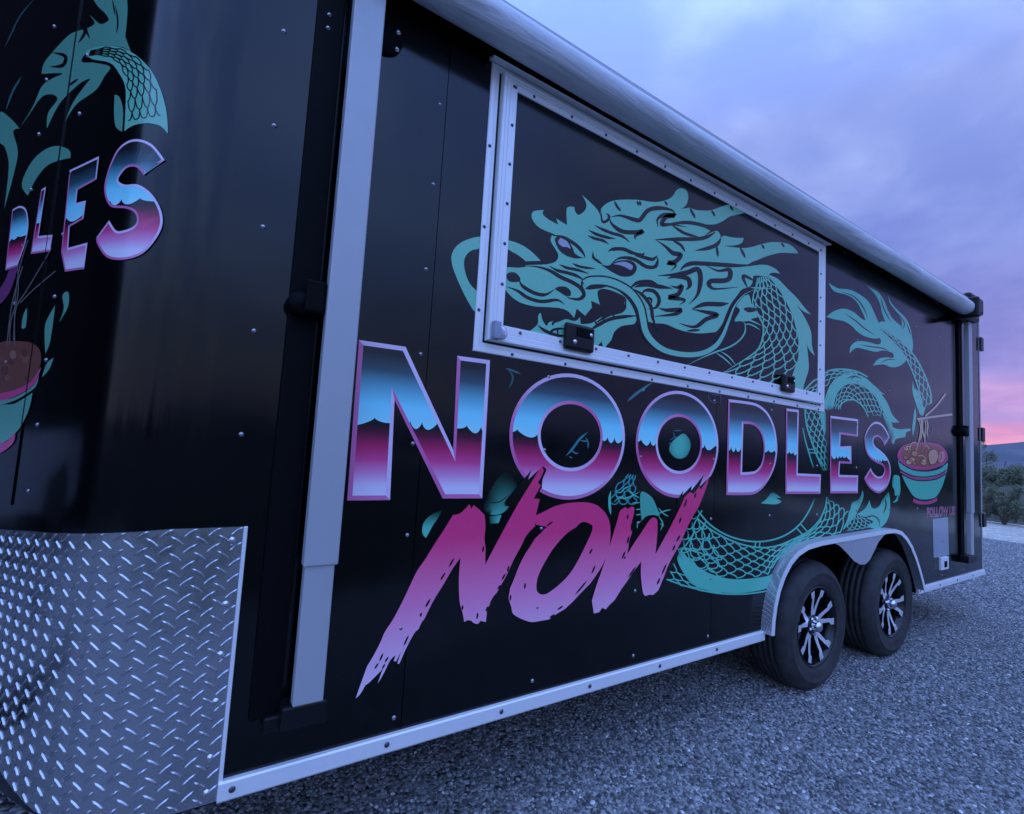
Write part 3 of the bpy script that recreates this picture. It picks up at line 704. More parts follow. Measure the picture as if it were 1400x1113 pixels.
# --- dragon on the hatch
h = Art('hatch')
h.poly('A: 300,525 345,503 400,505 440,500* 440,492* 500,490 550,487 590,475 606,450 600,425 578,390 567,365 572,342* 590,338 560,325 510,302 480,270 470,240 482,218 532,212* 528,235 560,262 605,285* 595,255* 650,288* 648,205 665,195 688,197* 690,215 708,237 740,215 748,180 725,135* 775,180 810,220 828,272* 820,215 850,180 900,162 1000,160 1097,172 1157,160 1187,140 1207,110 1232,102 1257,115 1265,150 1252,190 1217,212 1182,215* 1272,200* 1307,212 1367,215 1407,205 1447,190 1487,186 1580,220* 1530,232 1477,245 1437,270 1397,285 1347,285 1300,288 1345,300 1377,318* 1350,340 1392,322 1412,318 1428,338 1425,352* 1447,342* 1497,352 1545,353* 1537,378 1500,392 1447,393 1487,400 1547,405 1587,400 1627,388 1687,375 1747,378 1787,392 1817,420 1820,433* 1777,430 1727,430 1667,445 1617,465 1577,482 1567,497 1627,490 1667,492 1707,510 1730,535* 1690,530 1660,548 1600,545 1592,575 1577,600 1537,615 1517,640 1480,690 1457,740 1437,790 1407,830* 1327,838 1257,830 1207,815 1147,790 1087,785 1010,765 990,790 930,800 890,830 875,870 850,900 837,918* 825,880* 800,905 780,925 640,900 560,862 500,850 440,838 425,830 470,805 500,795* 497,780 500,750 520,728* 527,760 545,790* 560,772 620,757 680,750 690,762* 660,735 620,712 560,705 480,700 410,680 360,645 335,615 300,600', TEAL)
# fringe down the neck
h.poly('B: 735,538* 790,560 840,610 890,660 930,710 960,742* 920,725 885,690* 930,760 960,830 965,900 980,952* 950,920 938,885* 946,960 948,1020 930,1080 905,1150 840,1150 862,1060 893,970 897,900 890,840 870,760 840,690 800,620 770,580', TEAL)
K_ = INK
h.poly('A: 320,358* 400,380 460,415 517,470* 440,472* 400,440 320,396*', TEAL)
# mouth, eyes
h.poly('A: 335,630 400,684 480,704 600,708 650,722 686,760* 700,712* 742,748* 777,706* 772,672* 817,692* 805,628 830,612 880,622 945,655 940,690 948,715 885,735 825,755 775,785 720,790* 716,755* 690,775 640,765 562,780 546,798 526,770 516,734 503,752 500,792 440,830 335,800', K_, 2)
h.poly('A: 588,362 605,345 628,350 658,372 678,402 690,432 725,452 755,450 700,458 650,445 610,415', K_, 2)
h.poly('A: 606,378 612,360 626,352 645,366 660,385 668,408 650,400 628,398', (.45, .45, .55), 3)
h.poly('A: 825,490 860,494 892,476 932,466 975,470 1000,490 1002,518 978,545 930,549 885,530 850,508', K_, 2)
h.poly('A: 888,486 930,474 962,480 984,498 974,516 950,504 918,492', (.45, .45, .55), 3)
h.poly('A: 342,545 358,529 388,530 410,552 412,572 385,578 355,572', K_, 2)
h.poly('A: 590,612 612,600 645,602 668,622 668,646 645,648 618,632', K_, 2)
for tx, w in (('A: 575,340 630,350 690,385 725,420 745,455', 3.2), ('A: 755,340 790,356 830,366 862,385', 2.6), ('A: 758,312 800,335 850,350 897,358', 2.8), ('A: 788,288 830,310 880,330 930,345 972,378', 2.8),
              ('A: 558,494 600,518 650,530 700,546 748,575', 3.0), ('A: 610,487 650,505 700,515 765,536', 2.6), ('A: 676,482 720,500 797,510', 2.2), ('A: 782,422 784,452 808,472 832,488', 2.4),
              ('A: 430,495 500,500 560,518 620,553 680,580 722,610 736,642 712,664 668,660 645,650', 3.6), ('A: 405,560 420,592 455,618 500,638 545,640 590,612', 3.4), ('A: 343,600 400,622 450,656 520,676 600,668 638,692', 3.2),
              ('A: 858,424 880,411 935,410 985,430 1038,436', 3.4), ('A: 985,430 1020,445 1045,428', 3.0), ('A: 870,488 920,455 990,462 1050,498 1095,500 1110,470 1105,445', 3.4), ('A: 1108,442 1085,462 1042,452 990,440', 3.2),
              ('A: 735,612 725,590 740,568 790,555 860,558 920,580 975,608', 3.4), ('A: 965,612 1010,580 1070,575 1110,588', 3.4), ('A: 740,612 790,605 850,600', 2.8), ('A: 850,598 910,615 960,655 1000,720 1020,800 1060,870', 3.2), ('A: 975,608 1030,640 1075,700 1085,760 1110,830', 3.2),
              ('A: 818,622 850,640 950,660', 2.2), ('A: 950,660 935,720 860,745 790,790', 3.0), ('A: 760,830 800,800 870,765 950,752 1010,748', 3.4), ('A: 830,745 838,775', 1.6), ('A: 880,735 890,755', 1.6), ('A: 790,775 805,795', 1.6),
              ('A: 560,850 580,820 640,812', 2.4), ('A: 500,795 540,825 600,848 640,850', 3.0), ('A: 575,800 585,780 640,765', 2.2), ('A: 600,815 605,845', 1.6),
              ('A: 822,210 830,270 858,262 862,240 848,228', 2.6), ('A: 865,250 880,285 930,320 1000,325 1035,320 995,345 1000,362', 4.0), ('A: 870,248 920,240 990,260 1020,262 1060,215 1113,202 1180,212 1205,240', 4.0),
              ('A: 890,165 905,195 925,218', 2.2), ('A: 1005,165 1015,190', 2.0), ('A: 1018,165 1025,190', 2.0), ('A: 1145,165 1160,190', 2.0)):
    h.stroke(tx, K_, w*1.45, 3)
for tx, w in (('B: 185,300 182,260 215,238 270,240 225,248 205,285 260,285 330,300', 4.2), ('B: 220,285 330,275 420,292 445,315', 3.4), ('B: 250,285 320,330 390,348', 2.6), ('B: 165,362 260,360 390,358 440,345 480,320', 3.6), ('B: 255,365 300,390 322,425', 2.4), ('B: 172,362 220,395 260,430 300,440 270,475 235,480 275,492 245,525', 4.2),
              ('B: 505,350 485,385 440,405 372,418', 3.6), ('B: 480,390 490,450', 2.4), ('B: 600,400 628,455', 2.4), ('B: 710,385 725,410', 2.0), ('B: 810,378 825,400', 2.0), ('B: 345,200 375,255', 2.4), ('B: 455,212 475,245', 2.2), ('B: 550,190 565,215', 2.0),
              ('B: 295,522 320,495 365,482 480,488 600,494 680,488', 4.0), ('B: 180,545 260,540 330,530 385,512 400,560 385,640 340,692', 4.6), ('B: 430,495 490,520 545,515 548,555 520,570 455,572 442,590 470,612 600,602', 4.6),
              ('B: 230,560 280,548 335,560 345,595 325,618', 4.4), ('B: 245,595 280,605 305,600 285,640 240,655 320,668 290,695', 4.2), ('B: 60,605 120,590 190,600 260,610', 4.0), ('B: 185,708 230,720 300,718 270,740 160,752', 3.8), ('B: 355,715 420,690 500,690 545,685', 4.2), ('B: 355,715 420,728 485,745 430,765 370,805 290,785', 4.0), ('B: 400,820 330,825', 2.2),
              ('B: 90,650 120,620 165,625 190,665 175,705 130,715', 3.4), ('B: 120,680 130,660 150,665 150,690', 2.2), ('B: 640,610 615,545 680,575', 2.8)):
    h.stroke(tx, K_, w*1.45, 3)
# whisker with dark rim
wk = 'A: 738,588 770,572 850,573 925,600 980,640 1020,700 1035,760 1050,830 1090,885 1150,925 1240,945 1330,940 1400,905 1440,850 1470,775 1500,700 1550,640 1620,610'
h.stroke(wk, K_, 15, 4, (0, 1), w1=9); h.stroke(wk, TEAL, 10.5, 5, (0, 1), w1=4.5)
# neck scales, belly lines
h.scales('B: 690,555 672,620 665,690 700,760 718,800 715,860 690,920 640,960 560,1010 480,1060', 'B: 735,545 770,585 800,625 840,690 870,760 890,840 897,900 893,970 862,1040 800,1120', 15, 5, TEAL, 1.7, 2)
for tx, w in (('B: 690,555 672,620 665,690 700,760 718,800 715,860 690,920 640,960 560,1010 480,1060', 2.4), ('B: 612,780 625,790 625,830 600,870 550,905 470,935 400,965 310,1010', 2.2), ('B: 475,935 520,965 562,1005', 1.8), ('B: 500,928 545,958 578,998', 1.8), ('B: 612,778 650,772 712,800', 2.0), ('B: 620,790 660,795 705,822', 1.8), ('B: 575,772 640,770 690,740', 2.2), ('B: 650,605 760,612', 2.0)):
    h.stroke(tx, TEAL, w, 3)
h.poly('B: 640,640 660,690 690,730 690,755 620,770 572,775 600,720 575,690', TEAL, 1); h.poly('B: 618,712 650,705 690,715 670,728 640,730', K_, 3)
# coil bottom-right corner seen through the hatch panel corner
h.scales('D: 720,230 745,210 770,185 800,165', 'D: 790,240 810,230 820,215 830,200', 4, 3, TEAL, 1.4, 1); h.stroke('D: 715,235 745,195 790,150 815,140', TEAL, 2.2, 1, (0, 0))
hatch_art = h.done('dragon_print', hatch); hatch_art['kind'] = 'stuff'

# --- dragon on the wall
d = Art('wall')
d.poly('A: 212,350 150,360 95,390 65,440 70,500 105,590 150,680 178,725* 200,730* 215,640* 160,590 132,520 130,460 160,420 212,402', TEAL)
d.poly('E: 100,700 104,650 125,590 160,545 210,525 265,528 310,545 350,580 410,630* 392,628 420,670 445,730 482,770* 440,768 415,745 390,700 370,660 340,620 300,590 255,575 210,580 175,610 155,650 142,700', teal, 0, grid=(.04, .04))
d.stroke('E: 5,690 20,640 45,585 110,515 180,500 260,510 320,540', teal, 2.0, 1, (0, 0))
d.scales('E: 5,690 20,640 45,585 110,515 180,500 260,510', 'E: 60,690 85,640 100,600 150,548 200,525 270,528', 13, 2, teal, 1.4, 1)
d.scales('E: 145,700 158,650 178,612 212,582 255,577 300,592 340,622 372,662 392,702', 'E: 180,705 195,672 220,660 245,658 270,665 300,690 325,720 350,735 385,745', 14, 3, teal, 1.2, 1)
d.stroke('E: 170,705 195,668 230,655 260,660 300,695 322,742', teal, 1.8, 1, (0, 0))
for tx in ('E: 215,548 250,535 290,548', 'E: 235,550 262,532', 'E: 375,600 400,622'): d.stroke(tx, K_, 1.4, 2)
# tail
for tx in ('E: 122,62* 170,90 225,96 275,118 325,158 352,210 378,268 400,300 380,335 330,332 312,262 290,205 258,152 210,122 150,105',
           'E: 110,235* 150,205 200,193 248,210 292,245 342,265 400,300 380,342 320,338 270,312 240,282 200,257 150,247',
           'E: 288,48* 330,85 372,108 402,150 422,200 448,245 490,285 460,310 420,275 395,222 380,162 350,112',
           'E: 424,118* 436,158 472,200 512,240 536,290 546,350 545,412 500,405 480,340 492,280 490,250 460,202 432,165',
           'E: 380,262 440,268 500,300 545,340 546,412 522,432 512,460 480,485 440,490 400,476 346,482* 372,450 410,440 448,442 446,418 400,405 360,412 300,398 262,392 228,420* 236,380 270,358 320,362 372,375 388,360 378,330',
           'E: 548,558* 556,592 576,612 592,652 612,700 585,722 560,662 547,612', 'E: 572,655 585,640 610,690 600,735 580,720',
           'E: 560,688* 566,732 560,790 550,842* 546,800 552,740', 'E: 395,720 440,768 450,795 485,805 532,800* 542,810* 515,822 512,842 488,848 462,856 450,880 430,850 415,790'):
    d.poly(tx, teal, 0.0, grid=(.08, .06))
for tx, w in (('E: 190,108 255,135 300,190 320,245', 1.6), ('E: 200,215 260,255 300,290 360,330', 1.6), ('E: 385,130 405,200 440,262', 1.5), ('E: 460,205 505,260 498,300', 1.5), ('E: 280,375 330,385 400,395 430,412', 1.5), ('E: 385,468 420,452 465,450', 1.3), ('E: 520,270 540,330', 1.4)):
    d.stroke(tx, K_, w, 2)
d.poly('E: 383,300* 391,294* 440,318* 505,372* 555,430* 592,492* 622,562* 641,625* 642,672* 600,700* 578,600* 550,520* 515,445* 470,385* 420,335*', K_, 1)
for tx in ('E: 383,300 420,335 470,385 515,445 550,520 578,600 600,700', 'E: 390,293 440,318 505,372 555,430 592,492 622,562 641,625 642,675'): d.stroke(tx, teal, 2.0, 2, (0, 0))
d.scales('E: 392,300 430,330 480,388 520,448 552,522 580,602 600,700', 'E: 400,294 450,322 510,378 556,432 592,492 622,562 642,670', 17, 2, teal, 1.2, 2)
# body down behind the L and E, belly lines
d.stroke('D: 742,285 752,375 775,450 802,525 838,605', teal, 2.2, 1, (0, 0)); d.scales('D: 745,290 755,380 778,455 805,530 838,605', 'D: 830,300 840,370 850,440 862,520 870,600', 11, 3, teal, 1.5, 1)
d.poly('D: 815,300 845,300 850,400 840,420 825,360', teal, 0, grid=(.04, .04))
for tx, w in (('D: 733,390 745,450 765,520 787,592', 1.8), ('D: 762,498 795,500', 1.6), ('D: 768,515 800,517', 1.6)): d.stroke(tx, teal, w, 1, (0, 0))
# big lower coil
big = 'D: 170,760 205,815 260,878 330,925 410,955 500,967 590,955 665,922 725,870 770,800 795,740'
low = 'D: 150,790 200,850 270,908 350,952 430,982 520,997 605,987 690,952 760,915 815,860 848,790 855,740'
d.stroke(big, teal, 2.2, 1, (0, 0)); d.stroke(low, teal, 2.2, 1, (0, 0))
for tx in ('D: 495,967 490,994', 'D: 516,967 512,996', 'D: 698,893 735,935', 'D: 720,875 757,917'): d.stroke(tx, teal, 1.8, 1, (0, 0))
d.scales('G: 1400,110 1350,180 1310,260 P: 935,748 930,755 924,768', 'P: 975,745 985,760 990,770 985,785', 5, 3, teal, 1.7, 1)
d.scales('D: 150,790 200,850 270,908 350,952 430,982 520,997 605,987 690,952 760,915 815,860 848,790 855,745', 'P: 918,752 932,765 962,782 995,790 1025,789 1048,786 1056,776 1066,762 1090,746 1118,738 1145,733 1160,700', 26, 4, teal, 1.7, 1)
d.poly('P: 932,752* 946,768 970,784 1005,792 1048,788 1062,782 1062,798 1035,808 1000,811 960,805 938,788 926,765', teal, 1.6, grid=(.05, .05))
d.stroke('P: 911,792 940,802 980,811 1020,812 1060,806', teal, 2.0, 1, (0, 0)); d.scales('P: 920,770 935,785 955,800 990,806', 'P: 911,792 930,800 955,807 985,812', 6, 2, teal, 1.6, 1)
d.poly('Q3: 480,905* 490,960 470,1030 440,1090 410,1160 360,1200 365,1110 380,1030 430,1000 465,960', teal, 1, grid=(.05, .05))
d.poly('T: 730,-40 745,0 720,50 690,110 655,140 690,60 705,0', teal, 1, grid=(.05, .05))
d.scales('T: 720,30 700,80 690,125 690,150', 'T: 800,20 850,60 880,90 900,115', 4, 5, teal, 1.2, 1)
d.poly('F: 556,122* 600,92 622,50* 636,92 668,84 690,45 717,8* 726,60 722,120 700,170 660,195 610,180 640,160 600,140', teal, 2, grid=(.05, .05))
for tx in ('F: 560,125 600,138 640,130 668,150 672,185', 'F: 700,40 705,80 690,120'): d.stroke(tx, K_, 1.8, 3)
d.poly('Q3: 775,768 830,772 838,830 842,900 832,960 815,1005 790,1022* 765,1020* 795,1000 810,960 790,955 785,905 765,860', teal, 1, grid=(.04, .04)); d.stroke('Q3: 808,955 822,965 818,1000', K_, 1.0, 2)
# glimpses between the letters
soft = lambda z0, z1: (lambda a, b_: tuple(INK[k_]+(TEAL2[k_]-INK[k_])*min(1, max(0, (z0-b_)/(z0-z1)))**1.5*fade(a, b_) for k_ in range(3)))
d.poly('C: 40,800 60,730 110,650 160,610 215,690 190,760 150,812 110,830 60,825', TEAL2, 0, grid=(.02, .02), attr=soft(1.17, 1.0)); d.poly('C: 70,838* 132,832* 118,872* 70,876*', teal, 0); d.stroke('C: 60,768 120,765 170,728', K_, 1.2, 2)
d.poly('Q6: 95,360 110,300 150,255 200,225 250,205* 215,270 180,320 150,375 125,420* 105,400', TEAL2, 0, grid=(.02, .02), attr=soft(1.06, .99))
d.poly('Q1: 455,620 520,560 560,545 600,590 610,650 580,720 530,745 480,730 440,680', TEAL, 0, grid=(.03, .03), attr=lambda a, b: tuple(INK[i]+(TEAL2[i]-INK[i])*max(0, min(1, 1.5-math.hypot(a-pix(929, 609)[0], (b-pix(929, 609)[1])*1.0)/.075)) for i in range(3)))
for tx, w in (('Q1: 470,520 540,520', 1.6), ('Q1: 470,525 485,570 510,570', 1.6), ('Q1: 440,600 480,575 500,580', 1.6), ('Q1: 430,630 470,610', 1.6)): d.stroke(tx, (.035, .17, .18), w, 1)
for tx, w in (('Q4: 520,745 570,690 630,610 690,560', 3.2), ('Q4: 560,690 590,720 620,722', 2.0), ('Q4: 630,625 670,630 690,620', 2.0), ('Q4: 670,600 690,640 688,690', 1.8), ('Q4: 545,745 570,760', 1.6)): d.stroke(tx, (.05, .26, .26), w, 1)
d.stroke('Q1: 100,290 180,220 310,130', (.05, .24, .25), 3.4, 1); d.stroke('Q1: 750,210 755,260 790,295 840,290', (.03, .09, .10), 1.6, 1); d.stroke('Q1: 755,215 800,235 850,240 845,320', (.03, .09, .10), 1.6, 1)
d.stroke('Q4: 60,75 120,95 180,120', (.04, .18, .18), 2.6, 1); d.stroke('Q4: 80,85 115,130 110,180 85,230', (.03, .12, .12), 2.8, 1)
d.scales('Q4: 1000,880 940,930 870,1020 855,1110', 'Q4: 1050,890 1050,960 1060,1040 1060,1110', 5, 3, (.055, .36, .35), 1.6, 1)
d.stroke('Q7: 530,60 520,120 522,190 530,245', TEAL2, 3.5, 1); d.poly('Q7: 760,70 840,110 880,190 900,250 850,245 800,255 765,290* 755,200', TEAL2, 1, attr=lambda a, b: tuple(c*.8 for c in TEAL2))
for tx in ('Q7: 880,240 940,215 990,205', 'Q7: 890,190 930,235 970,255', 'Q7: 890,250 925,310 905,365', 'Q7: 905,310 935,330', 'Q7: 720,205 760,200', 'Q7: 720,245 760,240', 'Q7: 730,350 735,310 760,290', 'Q7: 545,60 600,75 640,40 700,20', 'Q7: 555,90 620,120 690,100 755,65', 'Q7: 550,150 610,105 660,150', 'Q7: 690,155 755,150', 'Q7: 640,40 700,90 755,120'): d.stroke(tx, TEAL2, 1.6, 1)
d.poly('Q2: 420,1100* 470,1060 520,1000 560,1010 610,1050* 560,1045* 615,1085* 560,1110', TEAL2, 0, grid=(.03, .03), attr=lambda a, b: tuple(INK[i]+(TEAL2[i]-INK[i])*min(1, max(0, (1.108-b)/.05)) for i in range(3)))
wall_art = d.done('dragon_print'); wall_art['kind'] = 'stuff'

# --- chrome letters
def letter(outer, hole, zb, zt, wd, lay=6, name='letter'):
    mb = MB(); off = .0008+lay*.00016+.0006
    V, F = fill2d(outer, [hole] if hole else [], (.05, .08))
    mb.add([S2W(v[0], v[1], off) for v in V], F, [((v[1]-zb)/(zt-zb), v[0], 0, 1) for v in V])
    o = part(mb, name, MATS['chromeprint'], None, True)
    for l, sg in ((outer, 1), (hole, -1)):
        if not l: continue
        rim = MB()
        n_ = len(l); area = sum(l[i][0]*l[(i+1) % n_][1]-l[(i+1) % n_][0]*l[i][1] for i in range(n_))
        ccw = 1 if area > 0 else -1
        vs = []; at = []
        rows = []
        for i in range(n_):
            p = Vector(l[i]); a = Vector(l[i-1]); b = Vector(l[(i+1) % n_])
            e1 = (p-a).normalized() if (p-a).length > 1e-7 else (b-p).normalized(); e2 = (b-p).normalized() if (b-p).length > 1e-7 else e1
            n1 = Vector((e1.y, -e1.x))*ccw; n2 = Vector((e2.y, -e2.x))*ccw         # outward of the loop
            mt = (n1+n2); mt = mt.normalized()/max(.35, mt.normalized().dot(n1)) if mt.length > 1e-6 else n1
            rows.append((p, mt*(-sg), n1*sg, n2*sg))                             # rim grows into the letter
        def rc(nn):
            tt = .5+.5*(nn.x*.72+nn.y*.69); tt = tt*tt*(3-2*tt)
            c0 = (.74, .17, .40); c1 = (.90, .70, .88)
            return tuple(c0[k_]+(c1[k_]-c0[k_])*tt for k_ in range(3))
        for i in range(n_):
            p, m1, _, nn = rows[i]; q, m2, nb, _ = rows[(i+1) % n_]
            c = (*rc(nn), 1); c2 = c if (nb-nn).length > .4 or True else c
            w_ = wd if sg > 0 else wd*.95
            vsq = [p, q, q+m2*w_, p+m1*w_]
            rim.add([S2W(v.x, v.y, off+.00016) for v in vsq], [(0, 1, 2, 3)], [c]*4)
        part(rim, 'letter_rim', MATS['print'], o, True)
    return o
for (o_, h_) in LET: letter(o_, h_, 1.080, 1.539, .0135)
# NOW in brush strokes, with its ink-black shadow
LILAC = [(0.44, (.92, .82, .92)), (0.58, (.92, .60, .78)), (0.76, (.95, .27, .50)), (0.95, (.95, .062, .23)), (1.25, (.88, .040, .18))]
def nowcol(a, b):
    for (z0, c0), (z1, c1) in zip(LILAC, LILAC[1:]):
        if b <= z1:
            f = min(1, max(0, (b-z0)/(z1-z0))); return tuple(c0[k_]+(c1[k_]-c0[k_])*f for k_ in range(3))
    return LILAC[-1][1]
sh = Art('wall')
sh.poly('Q4: 120,1010 200,920 262,845* 232,925* 330,835 352,825 372,850 345,920 340,985* 322,1010 300,1120 60,1120', K_, 12)
sh.done('lettering_shadow'); sh = Art('wall')
sh.poly('Q1: 505,1075* 550,1000* 545,1035* 620,960* 615,1000* 720,870* 680,970* 778,878* 745,960 610,1120 520,1120', K_, 12)
sh.done('lettering_shadow')
NICK = ['Q6: 338,572 300,642', 'Q6: 270,688 235,742', 'Q6: 157,882 120,948', 'Q6: 92,988 80,1016', 'Q6: 757,628 744,682', 'Q6: 732,688 700,742', 'Q6: 692,778 670,812', 'Q6: 662,838 608,928', 'Q6: 597,938 580,982', 'Q6: 520,985 512,1040',
        'Q8: 797,15 755,82', 'Q8: 672,236 630,312', 'Q8: 597,362 583,392', 'Q8: 487,546 444,638', 'Q8: 272,696 240,770', 'Q8: 232,780 198,834', 'Q8: 318,726 284,778', 'Q8: 288,788 262,832', 'Q6: 565,480 555,530', 'Q6: 405,930 400,970']
nk2 = ['Q7: 168,936 122,968', 'Q7: 352,740 256,856', 'Q7: 412,626 384,694', 'Q7: 390,500 365,545', 'Q7: 105,1000 60,1030', 'Q6: 880,760 875,810', 'Q6: 770,850 765,900', 'Q7: 90,295 40,330']
nk3 = ['Q7: 722,636 660,724', 'Q7: 690,300 685,370', 'Q7: 668,400 655,470', 'Q7: 642,518 612,582', 'Q7: 640,560 630,580', 'Q7: 1058,396 1028,450', 'Q7: 1020,470 998,520', 'Q7: 955,612 915,704', 'Q7: 1110,120 1085,190', 'Q7: 1180,70 1165,120', 'Q7: 905,720 880,780', 'Q7: 660,240 655,280', 'Q7: 1065,260 1050,310']
for i_, (tx, hl, nk) in enumerate(((NOWN, (), NICK), (NOWO, (NOWOH,), nk2), (NOWW, (), nk3))):
    a_ = Art('wall'); a_.poly(tx, nowcol, 14+i_, hl, grid=(.05, .04))
    for t2 in nk: a_.stroke(t2, K_, 2.3, 18, (1, 1), n=3)
    a_.done('brush_letter')

# --- noodle bowl print
b = Art('wall')
PINK = (.66, .075, .21); NOOD = (.66, .27, .10); NOOD2 = (.80, .45, .22); DKR = (.06, .015, .02)
def tl(a, b_): return TEAL2
b.poly('Q5: 195,840* 250,860 310,865 370,855 425,830* 425,870* 370,895 310,902 250,900 197,880*', PINK, 6)
b.poly('Q5: 55,480 85,600 120,690 190,810 250,848 310,855 370,848 420,825 470,740 505,630 525,500 420,570 300,590 150,560', tl, 7)
b.poly('Q5: 55,470 48,430 60,390 100,345 170,320 260,315 350,312 430,330 490,370 525,430 520,490 450,540 360,570 280,575 180,560 100,520', PINK, 8)
b.poly('Q5: 80,430 110,380 180,345 270,340 360,335 440,355 490,400 505,450 470,500 400,530 300,545 200,530 120,490', (.40, .10, .05), 9)
for tx in ('Q5: 60,490 120,535 200,572 300,585 400,575 470,545 522,500', 'Q5: 70,570 130,605 200,632 300,642 400,630 470,605 510,575', 'Q5: 78,605 140,642 210,668 300,676 400,665 460,642 505,612', 'Q5: 195,838 250,860 310,868 370,858 425,830'): b.stroke(tx, (.02, .012, .05), 1.6, 10, (0, 0))
b.stroke('Q5: 74,588 136,624 205,650 300,660 400,648 465,624 508,594', PINK, 2.8, 9.5, (0, 0))
rb = random.Random(4)
for i in range(15):
    x_ = rb.uniform(110, 330); y_ = rb.uniform(370, 510); r0 = rb.uniform(16, 34)
    pts_ = 'Q5: '+' '.join('%.0f,%.0f' % (x_+r0*math.cos(2*math.pi*k_/7), y_+r0*.85*math.sin(2*math.pi*k_/7)) for k_ in range(7))
    c_ = rb.choice((NOOD, NOOD2, (.52, .16, .07))); b.poly(pts_, DKR, 10+i*.08); b.poly('Q5: '+' '.join('%.0f,%.0f' % (x_+(r0-5)*math.cos(2*math.pi*k_/7), y_+(r0-5)*.85*math.sin(2*math.pi*k_/7)) for k_ in range(7)), c_, 10.05+i*.08)
b.poly('Q5: 345,470 342,420 365,385 400,378 430,400 438,450 415,505 380,525 355,510', (.82, .38, .24), 12); b.poly('Q5: 445,420 480,395 502,420 495,470 460,505 438,480', (.78, .28, .26), 12)
for tx in ('Q5: 345,470 342,420 365,385 400,378 430,400 438,450 415,505 380,525 355,510 345,470', 'Q5: 445,420 470,440 455,480'): b.stroke(tx, DKR, .8, 12.4, (0, 0))
for tx in ('Q5: 165,370 185,320 225,315 240,345 225,385', 'Q5: 115,385 140,350 165,355', 'Q5: 300,350 330,345 350,375', 'Q5: 245,440 290,440 320,470'): b.stroke(tx, DKR, 2.4, 12.5, (0, 0)); b.stroke(tx, NOOD2, 1.4, 12.8, (0, 0))
for tx in ('Q5: 250,95 268,160 262,250 230,370', 'Q5: 270,80 280,150 278,240 250,320', 'Q5: 292,90 285,170 300,250 320,330', 'Q5: 308,95 318,150 310,240 305,330', 'Q5: 325,95 338,150 330,220 340,270', 'Q5: 258,100 262,130'): b.stroke(tx, (.62, .46, .26), 1.7, 12.9, (0, 1))
for tx, w in (('Q5: 232,92 400,68 570,45', 2.8), ('E: 612,738 665,690 715,625', 2.6)): b.stroke(tx, (.62, .44, .34), w, 13.2, (0, 0))
for tx in ('Q5: 378,150 375,210 362,250', 'Q5: 228,245 235,225'): b.stroke(tx, (.16, .17, .24), 1.0, 6)
bo = b.done('noodle_bowl_print'); bo['kind'] = 'stuff'
# --- sticker (plain) and FOLLOW US
st = Art('wall'); st.poly('P: 1275,709.5* 1296,707* 1297.5,759* 1276.5,762.5*', (.34, .36, .42), 2); st.done('sticker')
def text_film(body, x0, x1, z0, z1, off, m_col, name, bold=0.0, parent=None):
    cu_ = bpy.data.curves.new(name, 'FONT'); cu_.body = body; cu_.size = 1.0; cu_.offset = bold; cu_.resolution_u = 3
    to = bpy.data.objects.new(name, cu_); COL.objects.link(to); dg = bpy.context.evaluated_depsgraph_get(); me = to.evaluated_get(dg).to_mesh()
    vs = [tuple(v.co) for v in me.vertices]; fs = [tuple(p.vertices) for p in me.polygons]
    ref = text_film.ref
    if ref is None:
        text_film.ref = ref = (min(v[0] for v in vs), max(v[0] for v in vs), min(v[1] for v in vs), max(v[1] for v in vs))
    bpy.data.objects.remove(to)
    mb = MB(); mb.add([S2W(x0+(v[0]-ref[0])/(ref[1]-ref[0])*(x1-x0), z0+(v[1]-ref[2])/(ref[3]-ref[2])*(z1-z0), off) for v in vs], fs, [(*m_col, 1)]*len(vs))
    return part(mb, name, MATS['print'], parent, True)
text_film.ref = None
ta = pix(1267, 707); tb_ = pix(1305, 692.5)
tf = text_film('FOLLOW US', ta[0], tb_[0], ta[1], tb_[1], .0018, (.50, .045, .11), 'follow_us_text', .012)
tf['kind'] = 'stuff'
t2 = text_film('FOLLOW US', ta[0], tb_[0], ta[1], tb_[1], .0014, (.62, .44, .58), 'text_outline', .045, tf); t2['kind'] = 'stuff'

# --- prints on the nose
NT = lambda a, b_: tuple(c*.62 for c in TEAL)
n_ = Art('wall', .0010)
n_.poly('H: 440,-30 485,0 478,140* 500,200* 470,182 420,176 370,182 330,202 312,236 360,240 420,255 400,290 370,340 330,370 290,400 250,462* 280,390 330,320 345,300 310,315 270,350 225,400 180,490* 185,430 220,380 200,360 160,370 110,440 80,482* 130,400 160,330 200,300 240,280 160,282* 170,240 210,190 270,130 330,110 362,90 345,60 382,92 415,78 400,50 370,20 350,-30', NT, 0, grid=(.05, .05))
for tx, w in (('H: 345,60 330,110 345,150', 3), ('H: 300,80 325,120 300,165', 4), ('H: 440,20 450,80 445,130', 2), ('H: 430,0 440,60', 2), ('H: 200,200 250,215 240,250 190,255', 5), ('H: 300,300 260,330', 3)): n_.stroke(tx, K_, w, 2)
n_.poly('H: 330,195 400,176 470,185 530,220 580,275 615,350 635,430 640,510* 610,480 560,470 510,478 475,500* 480,400 478,330 455,280 420,240 350,225', lambda a, b_: tuple(INK[k_]+(TEAL[k_]*.95-INK[k_])*min(1, max(0, (b_-1.86)/.12)) for k_ in range(3)), 1, grid=(.03, .03))
n_.scales('H: 340,212 400,215 450,240 480,300 488,370 490,460', 'H: 345,196 410,180 480,195 550,245 590,320 612,440', 12, 4, K_, 1.6, 2)
n_.poly('H: 438,362* 456,370 470,420 466,502* 442,482 436,430', NT, 0)
n_.poly('H: 85,700 120,620 170,572 220,556 265,572 270,602* 225,612 180,632 140,680 108,745*', NT, 0, grid=(.04, .04))
